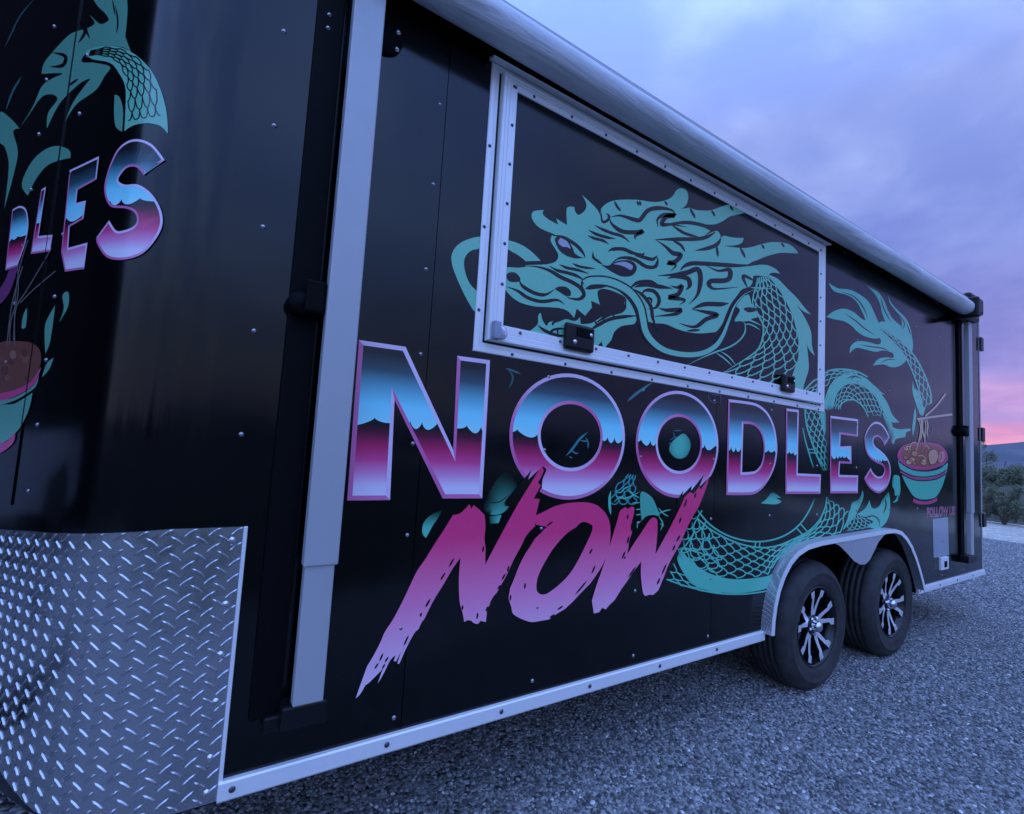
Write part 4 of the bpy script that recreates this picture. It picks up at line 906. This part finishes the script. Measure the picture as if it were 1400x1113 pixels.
n_.poly('H: 0,430 40,450 76,490* 52,502 70,580 50,680 18,795* 30,700 35,620 20,560 0,540', NT, 0, grid=(.04, .04))
n_.stroke('H: 140,-10 80,60 40,140 20,180', (.05, .12, .13), 2, 0); n_.stroke('H: 85,290 50,350 25,420', (.05, .16, .16), 3, 0)
for tx in ('I: 60,345 60,200 75,60 110,-60', 'I: 40,335 45,250 72,150 70,0', 'I: 55,320 65,200 100,140 160,40 200,-30', 'I: 80,180 130,130 215,58', 'I: 30,340 50,180 90,40'): n_.stroke(tx, (.16, .13, .13), 1.5, 6, (0, 0))
n_.poly('I: -10,345 80,325 140,340 160,380 150,440 120,480 60,510 -10,528', (.20, .065, .045), 5)
for i in range(9):
    x_ = rb.uniform(15, 135); y_ = rb.uniform(360, 470); r0 = rb.uniform(10, 22)
    n_.poly('I: '+' '.join('%.0f,%.0f' % (x_+r0*.7*math.cos(2*math.pi*k_/7), y_+r0*math.sin(2*math.pi*k_/7)) for k_ in range(7)), rb.choice(((.26, .10, .06), (.15, .05, .04), (.30, .15, .10))), 5.2+i*.1)
n_.poly('I: -10,528 60,510 120,480 158,425 152,452 128,495 60,535 -10,556', PINK, 6.4)
n_.poly('I: -10,556 60,538 128,497 152,455* 143,492 120,515 60,550 -10,570', NT, 6.4); n_.poly('I: -10,580 60,562 128,520* 112,590 75,660 25,705 -10,712', NT, 6.4); n_.poly('I: -10,715 25,708 62,672* 55,710 15,745 -10,750', PINK, 6.4)
for tx in ('I: 240,150 262,138 262,190 228,252* 245,200', 'I: 178,250 212,188* 206,240 192,330 175,372* 172,300', 'I: 162,462* 180,410 206,388* 190,430', 'I: 90,230 105,200 100,270 85,275'): n_.poly(tx, NT, 0)
n_.poly('I: 55,-20 75,0 72,45 40,140 -10,195 -10,150 25,90 45,30', (.22, .05, .16), 7)
nose_art = n_.done('nose_print'); nose_art['kind'] = 'stuff'
def nl(tx, zb, zt):
    l_ = wl(tx, 5); letter(l_, None, zb, zt, .0060, 9, 'letter')
zS1, zS0 = pix(190, 193)[1], pix(168, 356)[1]
nl('H: 535,533 585,555 630,612* 550,668* 525,640 490,640 465,665 455,690 480,705 530,705 580,740 615,800 620,860 590,920 540,970 470,990 410,980 375,930 372,905* 420,840* 445,878 470,880 510,865 525,840 515,810 480,795 430,790 408,760 402,710 420,640 450,575 490,540', zS0, zS1)
zE1, zE0 = pix(120, 220)[1], pix(104, 370)[1]
nl('H: 270,650* 382,597* 372,685* 300,725* 295,775* 332,765* 322,835* 270,865* 265,945* 338,925* 325,1025* 252,1035* 238,960*', zE0, zE1)
zL1, zL0 = pix(62, 258)[1], pix(55, 345)[1]
nl('H: 162,724* 180,712* 152,900* 205,895* 195,958* 122,968*', zL0, zL1)
nl('H: 52,800* 82,785 105,800 113,860 100,930 70,1015* 25,1030*', pix(20, 370)[1], pix(25, 282)[1])
# seam with rivets on the nose
sx = pix(98, 100)[0]
mb = MB(); w_ = .0013
mb.add([S2W(sx-w_, ZB+.66, .0035), S2W(sx+w_, ZB+.66, .0035), S2W(sx+w_, ZT, .0035), S2W(sx-w_, ZT, .0035), S2W(sx-w_, ZB+.66, 0), S2W(sx+w_, ZB+.66, 0), S2W(sx+w_, ZT, 0), S2W(sx-w_, ZT, 0)], [(0, 1, 2, 3), (0, 4, 5, 1), (1, 5, 6, 2), (2, 6, 7, 3), (3, 7, 4, 0)])
part(mb, 'nose_seam', MATS['nose'])
# ------------------------------------------------------------------ tread plate round the nose
# top and bottom edges of the sheet follow the nose in s
def plate_top(s): return 1.0155 if s > XB-.05 else 1.0155-0.062*min(1.0, (XB-.05-s)/0.62)
def plate_bot(s): return 0.362 if s > XB-.22 else 0.362+0.10*min(1.0, (XB-.22-s)/.5)
SA, SB_ = XB-1.15, 1.222
mb = MB(); ns = 150; off = .004
vs = []; rows = 2
for i in range(ns+1):
    s = SA+(SB_-SA)*i/ns
    for zz in (plate_bot(s), plate_top(s)): vs.append(S2W(s, zz, off))
for i in range(ns+1):
    s = SA+(SB_-SA)*i/ns
    for zz in (plate_bot(s), plate_top(s)): vs.append(S2W(s, zz, 0.0))
b2 = (ns+1)*2
fs = [(2*i, 2*i+2, 2*i+3, 2*i+1) for i in range(ns)]+[(2*i+1, 2*i+3, b2+2*i+3, b2+2*i+1) for i in range(ns)]+[(2*i, b2+2*i, b2+2*i+2, 2*i+2) for i in range(ns)]
fs += [(2*ns, b2+2*ns, b2+2*ns+1, 2*ns+1)]
mb.add(vs, fs, smooth=False)
plate = part(mb, 'tread_plate', MATS['tread'])
# lozenges: alternate \ and / on a checker grid
tm = MB(); pitch = 0.0242
def loz(s, f, ang, ln=.0195, wd=.0040, h=.0032):
    z0, z1 = plate_bot(s), plate_top(s)
    ca, sa = math.cos(ang), math.sin(ang); pts = []
    prof = [(-1, 0, 0), (-.55, .8, .35), (0, 1, .5), (.55, .8, .35), (1, 0, 0), (.55, -.8, .35), (0, -1, .5), (-.55, -.8, .35)]
    def P(u, v, hh):
        ss = s+u*ca-v*sa; z = z0+(z1-z0)*f+u*sa+v*ca
        if z < plate_bot(ss)+.003 or z > plate_top(ss)-.002: hh = 0
        z = min(max(z, plate_bot(ss)+.001), plate_top(ss)-.001)
        return S2W(min(ss, SB_-.004), z, off+hh-.0002)
    vs = [P(a*ln, b*wd, 0) for a, b, c in prof]+[P(a*ln*.62, b*wd*.45, h) for a, b, c in prof]
    tm.add(vs, [(i, (i+1) % 8, (i+1) % 8+8, i+8) for i in range(8)], smooth=True); tm.add(vs[8:], [tuple(range(8))], smooth=True)
nz = 17
i = 0; s = SB_-.020
while s > SA+.02:
    for j in range(nz+1):
        f = (j+(0.25 if i % 2 else 0.75))/nz
        if f < 1.0: loz(s, f, R_(38) if i % 2 == 0 else R_(-38))
    s -= pitch; i += 1
o = part(tm, 'tread_pattern', MATS['tread'], plate); o['kind'] = 'stuff'
mb = MB(); mb.box(1.2155, 1.2245, -.0095, -.001, plate_bot(1.2), 1.0165, bev=.0015); part(mb, 'plate_edge', MATS['alu'], plate)
rm = MB()
for z in (0.985, 0.83, 0.71, 0.60, 0.47, 0.39):
    M = Matrix.Translation((1.193, -off-.001, z)) @ Matrix.Rotation(R_(90), 4, 'X'); rm.lathe([(0, .006), (.005, .005), (.008, 0)], M, 10)
o = part(rm, 'plate_rivets', MATS['steel'], plate); o['kind'] = 'stuff'

# ------------------------------------------------------------------ ground
def gravel_mat(name, c0, c1, c2, scale, bstr=1.0, bd=.02):
    m_ = mat(name, c1, 0.85, 0, 0.3); t = m_.node_tree; co = objco(t)
    v = t.nodes.new('ShaderNodeTexVoronoi'); v.inputs['Scale'].default_value = scale; t.links.new(co, v.inputs['Vector'])
    sepc = t.nodes.new('ShaderNodeSeparateColor'); t.links.new(v.outputs['Color'], sepc.inputs[0])
    r = ramp(t, sepc.outputs[0], [(0, c0), (0.5, c1), (0.93, c2), (1.0, tuple(min(1, x*1.7) for x in c2))])
    big = ramp(t, noise(t, 0.55, 4, 0.6, co), [(0.3, (.80, .80, .82)), (0.7, (1.1, 1.1, 1.08))])
    t.links.new(mixc(t, 1.0, r.outputs[0], big.outputs[0], 'MULTIPLY'), bsdf(m_).inputs['Base Color'])
    v2 = t.nodes.new('ShaderNodeTexVoronoi'); v2.inputs['Scale'].default_value = scale; t.links.new(co, v2.inputs['Vector'])
    bump(m_, mth(t, 'SUBTRACT', 1.0, v2.outputs['Distance']), bstr, bd); return m_
G0, G1, G2 = (0.09, 0.088, 0.085), (0.25, 0.245, 0.24), (0.44, 0.43, 0.42)
MATS['gravel'] = gravel_mat('gravel', G0, G1, G2, 42)
MATS['dirt'] = gravel_mat('pale_track', (0.42, 0.37, 0.30), (0.52, 0.46, 0.38), (0.62, 0.56, 0.47), 22)
MATS['soil'] = gravel_mat('dark_grassland', (0.022, 0.024, 0.014), (0.040, 0.043, 0.026), (0.07, 0.07, 0.045), 5)
def sheet(name, pts, z, m_):
    mb = MB(); V, F = fill2d(pts); mb.add([(v[0], v[1], z) for v in V], F); o = mb.build(name, m_); o['kind'] = 'structure'; return o
sheet('ground', [(-3000, -3000), (6000, -3000), (6000, 6000), (-3000, 6000)], -.012, MATS['soil'])
sheet('gravel_lot', [(-4.6, -2.4), (2, -2.7), (9, -3.6), (13.5, -6), (14.2, 2), (15.2, 30), (-4.6, 30)], -.004, MATS['gravel'])
sheet('track', [(13.6, -60), (18.6, -60), (19.0, 2), (21.5, 60), (16.5, 60), (14.2, 2)], -.008, MATS['dirt'])
# loose stones: near field real pebbles scattered with geometry nodes
def pebble(seed):
    r = random.Random(seed); bm = bmesh.new(); bmesh.ops.create_icosphere(bm, subdivisions=1, radius=1)
    for v in bm.verts: v.co = Vector((v.co.x*r.uniform(.75, 1.25), v.co.y*r.uniform(.75, 1.2), v.co.z*r.uniform(.5, .85)))
    me = bpy.data.meshes.new('pebble'); bm.to_mesh(me); bm.free(); return me
stone_m = mat('gravel_stone', G1, 0.8, 0, 0.3); t_ = stone_m.node_tree
oi = t_.nodes.new('ShaderNodeObjectInfo')
rr_ = ramp(t_, oi.outputs['Random'], [(0, (.075, .074, .073)), (.35, (.18, .177, .174)), (.75, (.31, .305, .30)), (.97, (.44, .43, .42)), (1, (.80, .78, .76))])
t_.links.new(rr_.outputs[0], bsdf(stone_m).inputs['Base Color'])
gcol = bpy.data.collections.new('pebble_shapes')
for q in range(5):
    me = pebble(q); me.materials.append(stone_m); po = bpy.data.objects.new('pebble_shape', me); gcol.objects.link(po)
def scatter(name, poly, dens, rad, seed):
    mb = MB(); V, F = fill2d(poly); mb.add([(v[0], v[1], -.002) for v in V], F)
    o = mb.build(name, MATS['gravel']); o['kind'] = 'stuff'
    g = bpy.data.node_groups.new(name, 'GeometryNodeTree')
    g.interface.new_socket('Geometry', in_out='INPUT', socket_type='NodeSocketGeometry'); g.interface.new_socket('Geometry', in_out='OUTPUT', socket_type='NodeSocketGeometry')
    gi = g.nodes.new('NodeGroupInput'); go = g.nodes.new('NodeGroupOutput')
    d = g.nodes.new('GeometryNodeDistributePointsOnFaces'); d.inputs['Density'].default_value = dens; d.inputs['Seed'].default_value = seed
    ci = g.nodes.new('GeometryNodeCollectionInfo'); ci.inputs['Collection'].default_value = gcol; ci.inputs['Separate Children'].default_value = True; ci.inputs['Reset Children'].default_value = True
    ins = g.nodes.new('GeometryNodeInstanceOnPoints'); ins.inputs['Pick Instance'].default_value = True
    rv1 = g.nodes.new('FunctionNodeRandomValue'); rv1.data_type = 'FLOAT_VECTOR'; rv1.inputs[0].default_value = (-.5, -.5, 0); rv1.inputs[1].default_value = (.5, .5, 6.28)
    rv2 = g.nodes.new('FunctionNodeRandomValue'); rv2.data_type = 'FLOAT'; rv2.inputs[2].default_value = rad*.45; rv2.inputs[3].default_value = rad*1.35
    g.links.new(gi.outputs[0], d.inputs['Mesh']); g.links.new(d.outputs['Points'], ins.inputs['Points']); g.links.new(ci.outputs[0], ins.inputs['Instance'])
    g.links.new(rv1.outputs[0], ins.inputs['Rotation']); g.links.new(rv2.outputs[1], ins.inputs['Scale'])
    jg = g.nodes.new('GeometryNodeJoinGeometry'); g.links.new(gi.outputs[0], jg.inputs[0]); g.links.new(ins.outputs[0], jg.inputs[0]); g.links.new(jg.outputs[0], go.inputs[0])
    md = o.modifiers.new('scatter', 'NODES'); md.node_group = g; return o
scatter('gravel_stones', [(1.0, 1.4), (1.0, -.9), (3.2, -1.6), (7.5, -1.6), (7.5, 1.4)], 8200, .0078, 1)
scatter('gravel_stones', [(7.5, 2.6), (7.5, -1.6), (13.7, -1.8), (14.2, 2.6)], 3000, .0105, 2)

# ------------------------------------------------------------------ vegetation
def leaf_mat(name, c0, c1):
    m_ = mat(name, c0, 0.7, 0, 0.25); t = m_.node_tree
    oi = t.nodes.new('ShaderNodeNewGeometry'); r = ramp(t, oi.outputs['Random Per Island'], [(0, c0), (1, c1)]); t.links.new(r.outputs[0], bsdf(m_).inputs['Base Color']); return m_
MATS['leaf'] = leaf_mat('olive_leaf', (0.10, 0.11, 0.065), (0.22, 0.225, 0.14))
MATS['leaf2'] = leaf_mat('sage_leaf', (0.16, 0.18, 0.12), (0.28, 0.30, 0.20))
MATS['needle'] = leaf_mat('conifer_needle', (0.018, 0.026, 0.014), (0.045, 0.06, 0.03))
MATS['bark'] = mat('bark', (0.07, 0.055, 0.04), 0.9)
def leafy(name, label, cat, loc, h, wid, nl, m_, lsize, seed, group=None, clumps=26, base_h=.12):
    r = random.Random(seed); root = empty(name, loc); tag(root, label, cat, group)
    tk = MB(); tips = []
    tops = 4 if wid > h*.4 else 3
    for k in range(tops):
        a = 2*math.pi*k/tops+r.random(); tip = Vector((math.cos(a)*wid*.28, math.sin(a)*wid*.28, h*r.uniform(.6, .85)))
        tk.tube([Vector((0, 0, -.05)), tip*.4+Vector((r.uniform(-.05, .05), 0, 0)), tip], [h*.018, h*.012, h*.004], 6)
    o = tk.build('trunk', MATS['bark']); o.parent = root
    cl = MB(); cc = []
    for k in range(clumps):
        f = r.random()**.8; z = h*(base_h+(.97-base_h)*f); env = wid*.5*(1-abs(f-.35)**1.6*1.05)*r.uniform(.35, 1.0); a = r.uniform(0, 6.283)
        cc.append((Vector((math.cos(a)*env, math.sin(a)*env, z)), h*r.uniform(.07, .15)))
    for k in range(nl):
        c, rad = r.choice(cc); d = Vector((r.gauss(0, 1), r.gauss(0, 1), r.gauss(0, 1))).normalized()*rad*r.random()**.45
        p = c+Vector((d.x, d.y, d.z*1.2))
        u = Vector((r.gauss(0, 1), r.gauss(0, 1), r.gauss(0, .8)+.5)).normalized(); w = u.orthogonal().normalized(); sz = lsize*r.uniform(.5, 1.3)
        cl.add([p-u*sz, p+w*sz*.38, p+u*sz, p-w*sz*.38], [(0, 1, 2, 3)])
    o = cl.build('crown', m_); o.parent = root; return root
def conifer(name, label, loc, h, wid, seed, group):
    r = random.Random(seed); root = empty(name, loc); tag(root, label, 'tree', group)
    tk = MB(); tk.tube([(0, 0, -.1), (0, 0, h*.5), (0, 0, h*.98)], [h*.022, h*.014, h*.003], 7); o = tk.build('trunk', MATS['bark']); o.parent = root
    cl = MB(); lv = 26
    for i in range(lv):
        f = i/(lv-1); z = h*(.06+.92*f); rad = wid*.5*(1-f)**.85+.06; nb = max(5, int(13*(1-f))+4)
        for b in range(nb):
            a = r.uniform(0, 6.283); ln = rad*r.uniform(.65, 1.1); d = Vector((math.cos(a), math.sin(a), -.28)); sd_ = Vector((-math.sin(a), math.cos(a), 0))
            for q in range(7):
                p = Vector((0, 0, z))+d*ln*(q+1)/7; w = ln*.20*(1.1-q/8)
                cl.add([p+sd_*w+Vector((0, 0, -.3*w)), p+d*w*.9, p-sd_*w+Vector((0, 0, -.3*w)), p-d*w*.3+Vector((0, 0, .25*w))], [(0, 1, 2, 3)])
    o = cl.build('crown', MATS['needle']); o.parent = root; return root
# background by the track, and what stands behind the camera (seen in the gloss of the wrap)
g = on_ground(1373, 717)
leafy('olive_bush', 'dense olive green bush beside the pale track behind the trailer', 'bush', (g.x, g.y, 0), 1.40, 1.25, 17000, MATS['leaf'], .030, 11, clumps=34, base_h=.05)
leafy('sage_tree', 'loose grey-green tree half hidden by the trailer rear corner', 'tree', (23.5, 3.75, 0), 2.3, 1.9, 9000, MATS['leaf2'], .045, 12, clumps=24)
leafy('low_shrub', 'low dark shrub beside the olive bush, crossing the right picture edge', 'bush', (20.8, 1.75, 0), .75, 1.1, 6000, MATS['leaf'], .03, 13, clumps=18, base_h=.03)
leafy('dry_shrub', 'pale dry shrub low beside the trailer rear hinge', 'bush', (20.8, 3.35, 0), .55, 1.4, 4500, MATS['leaf2'], .03, 14, clumps=16, base_h=.03)
# mountains
mm = mat('mountain_forest', (0.045, 0.055, 0.05), 0.95, 0, 0.1); t_ = mm.node_tree; co_ = objco(t_)
mp2 = t_.nodes.new('ShaderNodeMapping'); mp2.inputs['Scale'].default_value = (.004, .004, .009); t_.links.new(co_, mp2.inputs[0])
rr_ = ramp(t_, noise(t_, 1.0, 8, .62, mp2.outputs[0]), [(.45, (.05, .06, .055)), (.60, (.085, .085, .075)), (.70, (.16, .15, .14))]); t_.links.new(rr_.outputs[0], bsdf(mm).inputs['Base Color'])
from mathutils import noise as mno
mb = MB(); NX, NY = 260, 44; vs = []
for i in range(NX+1):
    a = R_(-40+260*i/NX)
    for j in range(NY+1):
        f = j/NY; rad = 3400+2600*f
        x = math.sin(a)*rad; y = math.cos(a)*rad
        ridge = math.exp(-((f-.55)/.24)**2)
        hgt = 190+70*mno.noise(Vector((a*3.1, 0, 3)))+95*math.exp(-((math.degrees(a)-82.5)/4.5)**2)
        n_ = mno.fractal(Vector((x*.0011, y*.0011, 1.7)), 1.0, 2.0, 6)
        vs.append((x, y, max(-.5, -4+ridge*(hgt+45*n_)+5*n_)))
mb.add(vs, [(i*(NY+1)+j, i*(NY+1)+j+1, (i+1)*(NY+1)+j+1, (i+1)*(NY+1)+j) for i in range(NX) for j in range(NY)], smooth=True)
o = mb.build('mountain_range', mm); o['kind'] = 'structure'
# tree line behind the photographer
def copy_tree(root, loc, rz, sc):
    r = root.copy(); COL.objects.link(r); r.location = loc; r.rotation_euler = (0, 0, rz); r.scale = sc
    for ch in [c for c in bpy.data.objects if c.parent == root]:
        c = ch.copy(); COL.objects.link(c); c.parent = r
    return r
CG = 'conifers reflected in the black wrap'; CLB = 'dark conifer of the tree line mirrored in the glossy black wrap'
rt = random.Random(21); first = None
for k in range(34):
    a = R_(-82+166*k/33+rt.uniform(-2, 2)); dist = rt.uniform(38, 60); h_ = (0.046+rt.uniform(-.012, .026))*dist+1.3
    loc = (1.1-math.sin(a)*dist, -math.cos(a)*dist, 0)
    if first is None:
        first = conifer('conifer', CLB, loc, 5.0, 3.4, 5, CG); first.scale = (h_/5,)*3
    else: copy_tree(first, loc, rt.uniform(0, 6.28), (h_/5*rt.uniform(1.0, 1.7), h_/5*rt.uniform(1.0, 1.7), h_/5))
a = R_(52); copy_tree(first, (1.1-math.sin(a)*40, -math.cos(a)*40, 0), 1.0, (2.2, 2.2, 1.05))
# dark barn ahead of the nose
BX, BY0, BY1, BH = -5.0, .9, 15.4, 7.6
bn = empty('barn', (BX-5, (BY0+BY1)/2, 0)); tag(bn, 'tall dark stained barn standing ahead of the trailer nose', 'barn')
bw = mat('dark_boards', (.012, .011, .011), .8, 0, .2); br = mat('barn_roof', (.02, .02, .022), .6)
def bpart(mb, nm, m_, p=None):
    o = mb.build(nm, m_); o.parent = p or bn
    if p is None: o.matrix_parent_inverse = Matrix.Translation(-bn.location)
    return o
mb = MB(); yc = (BY0+BY1)/2
mb.prism([(BY0, 0), (BY1, 0), (BY1, BH), (yc, BH+3.2), (BY0, BH)], BX-10, BX, lambda a, b_, t: (t, a, b_)); bwall = bpart(mb, 'wall', bw)
for sg in (0, 1):
    mb = MB(); ya = BY0-.4 if sg == 0 else BY1+.4; za = BH-.17
    mb.prism([(ya, za), (yc, BH+3.24), (yc, BH+3.38), (ya, za+.14)], BX-10.4, BX+.4, lambda a, b_, t: (t, a, b_)); bpart(mb, 'roof', br)
mb = MB(); mb.box(BX+.003, BX+.06, yc-1.8, yc+1.8, 0, 3.6); dr = bpart(mb, 'door', bw)
mb = MB(); mb.box(BX+.06, BX+.10, yc-.06, yc+.06, 1.0, 1.4, bev=.01); bpart(mb, 'handle', MATS['steel'], dr)
# the tow truck, parked ahead of the nose
tk = empty('pickup_truck', (-2.2, 4.3, 0)); tk.rotation_euler = (0, 0, R_(38)); tag(tk, 'pale silver pickup truck parked between the trailer nose and the barn', 'truck')
tpaint = mat('truck_paint', (.42, .44, .48), .28, .3); tglass = mat('truck_glass', (.03, .035, .04), .08)
def tp(mb, nm, m_, p=None): o = mb.build(nm, m_); o.parent = p or tk; return o
mb = MB(); side = [(-2.7, .45), (-2.7, 1.05), (-2.62, 1.12), (-.55, 1.12), (-.5, 1.1), (1.15, 1.12), (2.5, 1.02), (2.72, .9), (2.75, .45), (2.15, .42), (2.05, .72), (1.8, .85), (1.5, .85), (1.25, .72), (1.15, .42), (-1.15, .42), (-1.25, .72), (-1.5, .85), (-1.8, .85), (-2.05, .72), (-2.15, .42)]
mb.prism(side, -.92, .92, lambda a, b_, t: (a, t, b_)); body = tp(mb, 'body', tpaint)
cab = [(-.75, 1.121), (-.62, 1.78), (-.45, 1.84), (.35, 1.84), (.5, 1.78), (1.15, 1.121)]
mb = MB(); mb.prism(cab, -.78, .78, lambda a, b_, t: (a, t, b_)); cb = tp(mb, 'cab', tpaint)
for sg in (-1, 1):
    mb = MB(); mb.prism([(-.62, 1.2), (-.52, 1.72), (-.05, 1.74), (-.05, 1.2)], sg*.781, sg*.79, lambda a, b_, t: (a, t, b_)); tp(mb, 'window', tglass, cb)
    mb = MB(); mb.prism([(.02, 1.2), (.02, 1.74), (.38, 1.73), (.85, 1.2)], sg*.781, sg*.79, lambda a, b_, t: (a, t, b_)); tp(mb, 'window', tglass, cb)
    for wx in (-1.65, 1.65):
        mb = MB(); M = Matrix.Translation((wx, sg*.93, .37)) @ Matrix.Rotation(R_(90)*(1 if sg < 0 else -1), 4, 'X')
        mb.lathe([(0, -.01), (.2, 0), (.24, -.02), (.35, -.01), (.37, -.04), (.37, -.22), (.2, -.24)], M, 28); tp(mb, 'wheel', MATS['rubber'])
    mb = MB(); mb.box(2.70, 2.765, sg*.75-.13, sg*.75+.13, .72, .88, bev=.01); tp(mb, 'headlight', MATS['steel'], body)
mb = MB(); mb.box(-2.78, -2.70, -.85, .85, .48, .62, bev=.015); tp(mb, 'bumper', MATS['chrome'], body)
# thin evening haze
hm = bpy.data.materials.new('evening_haze'); hm.use_nodes = True; t_ = hm.node_tree
t_.nodes.remove(t_.nodes['Principled BSDF']); pv = t_.nodes.new('ShaderNodeVolumePrincipled')
pv.inputs['Color'].default_value = (.62, .68, .95, 1); pv.inputs['Density'].default_value = 0.00008; pv.inputs['Anisotropy'].default_value = 0.0
t_.links.new(pv.outputs[0], t_.nodes['Material Output'].inputs['Volume'])
mb = MB(); mb.box(-6500, 7000, -6500, 6500, -1.5, 520); o = mb.build('haze', hm); o['kind'] = 'stuff'
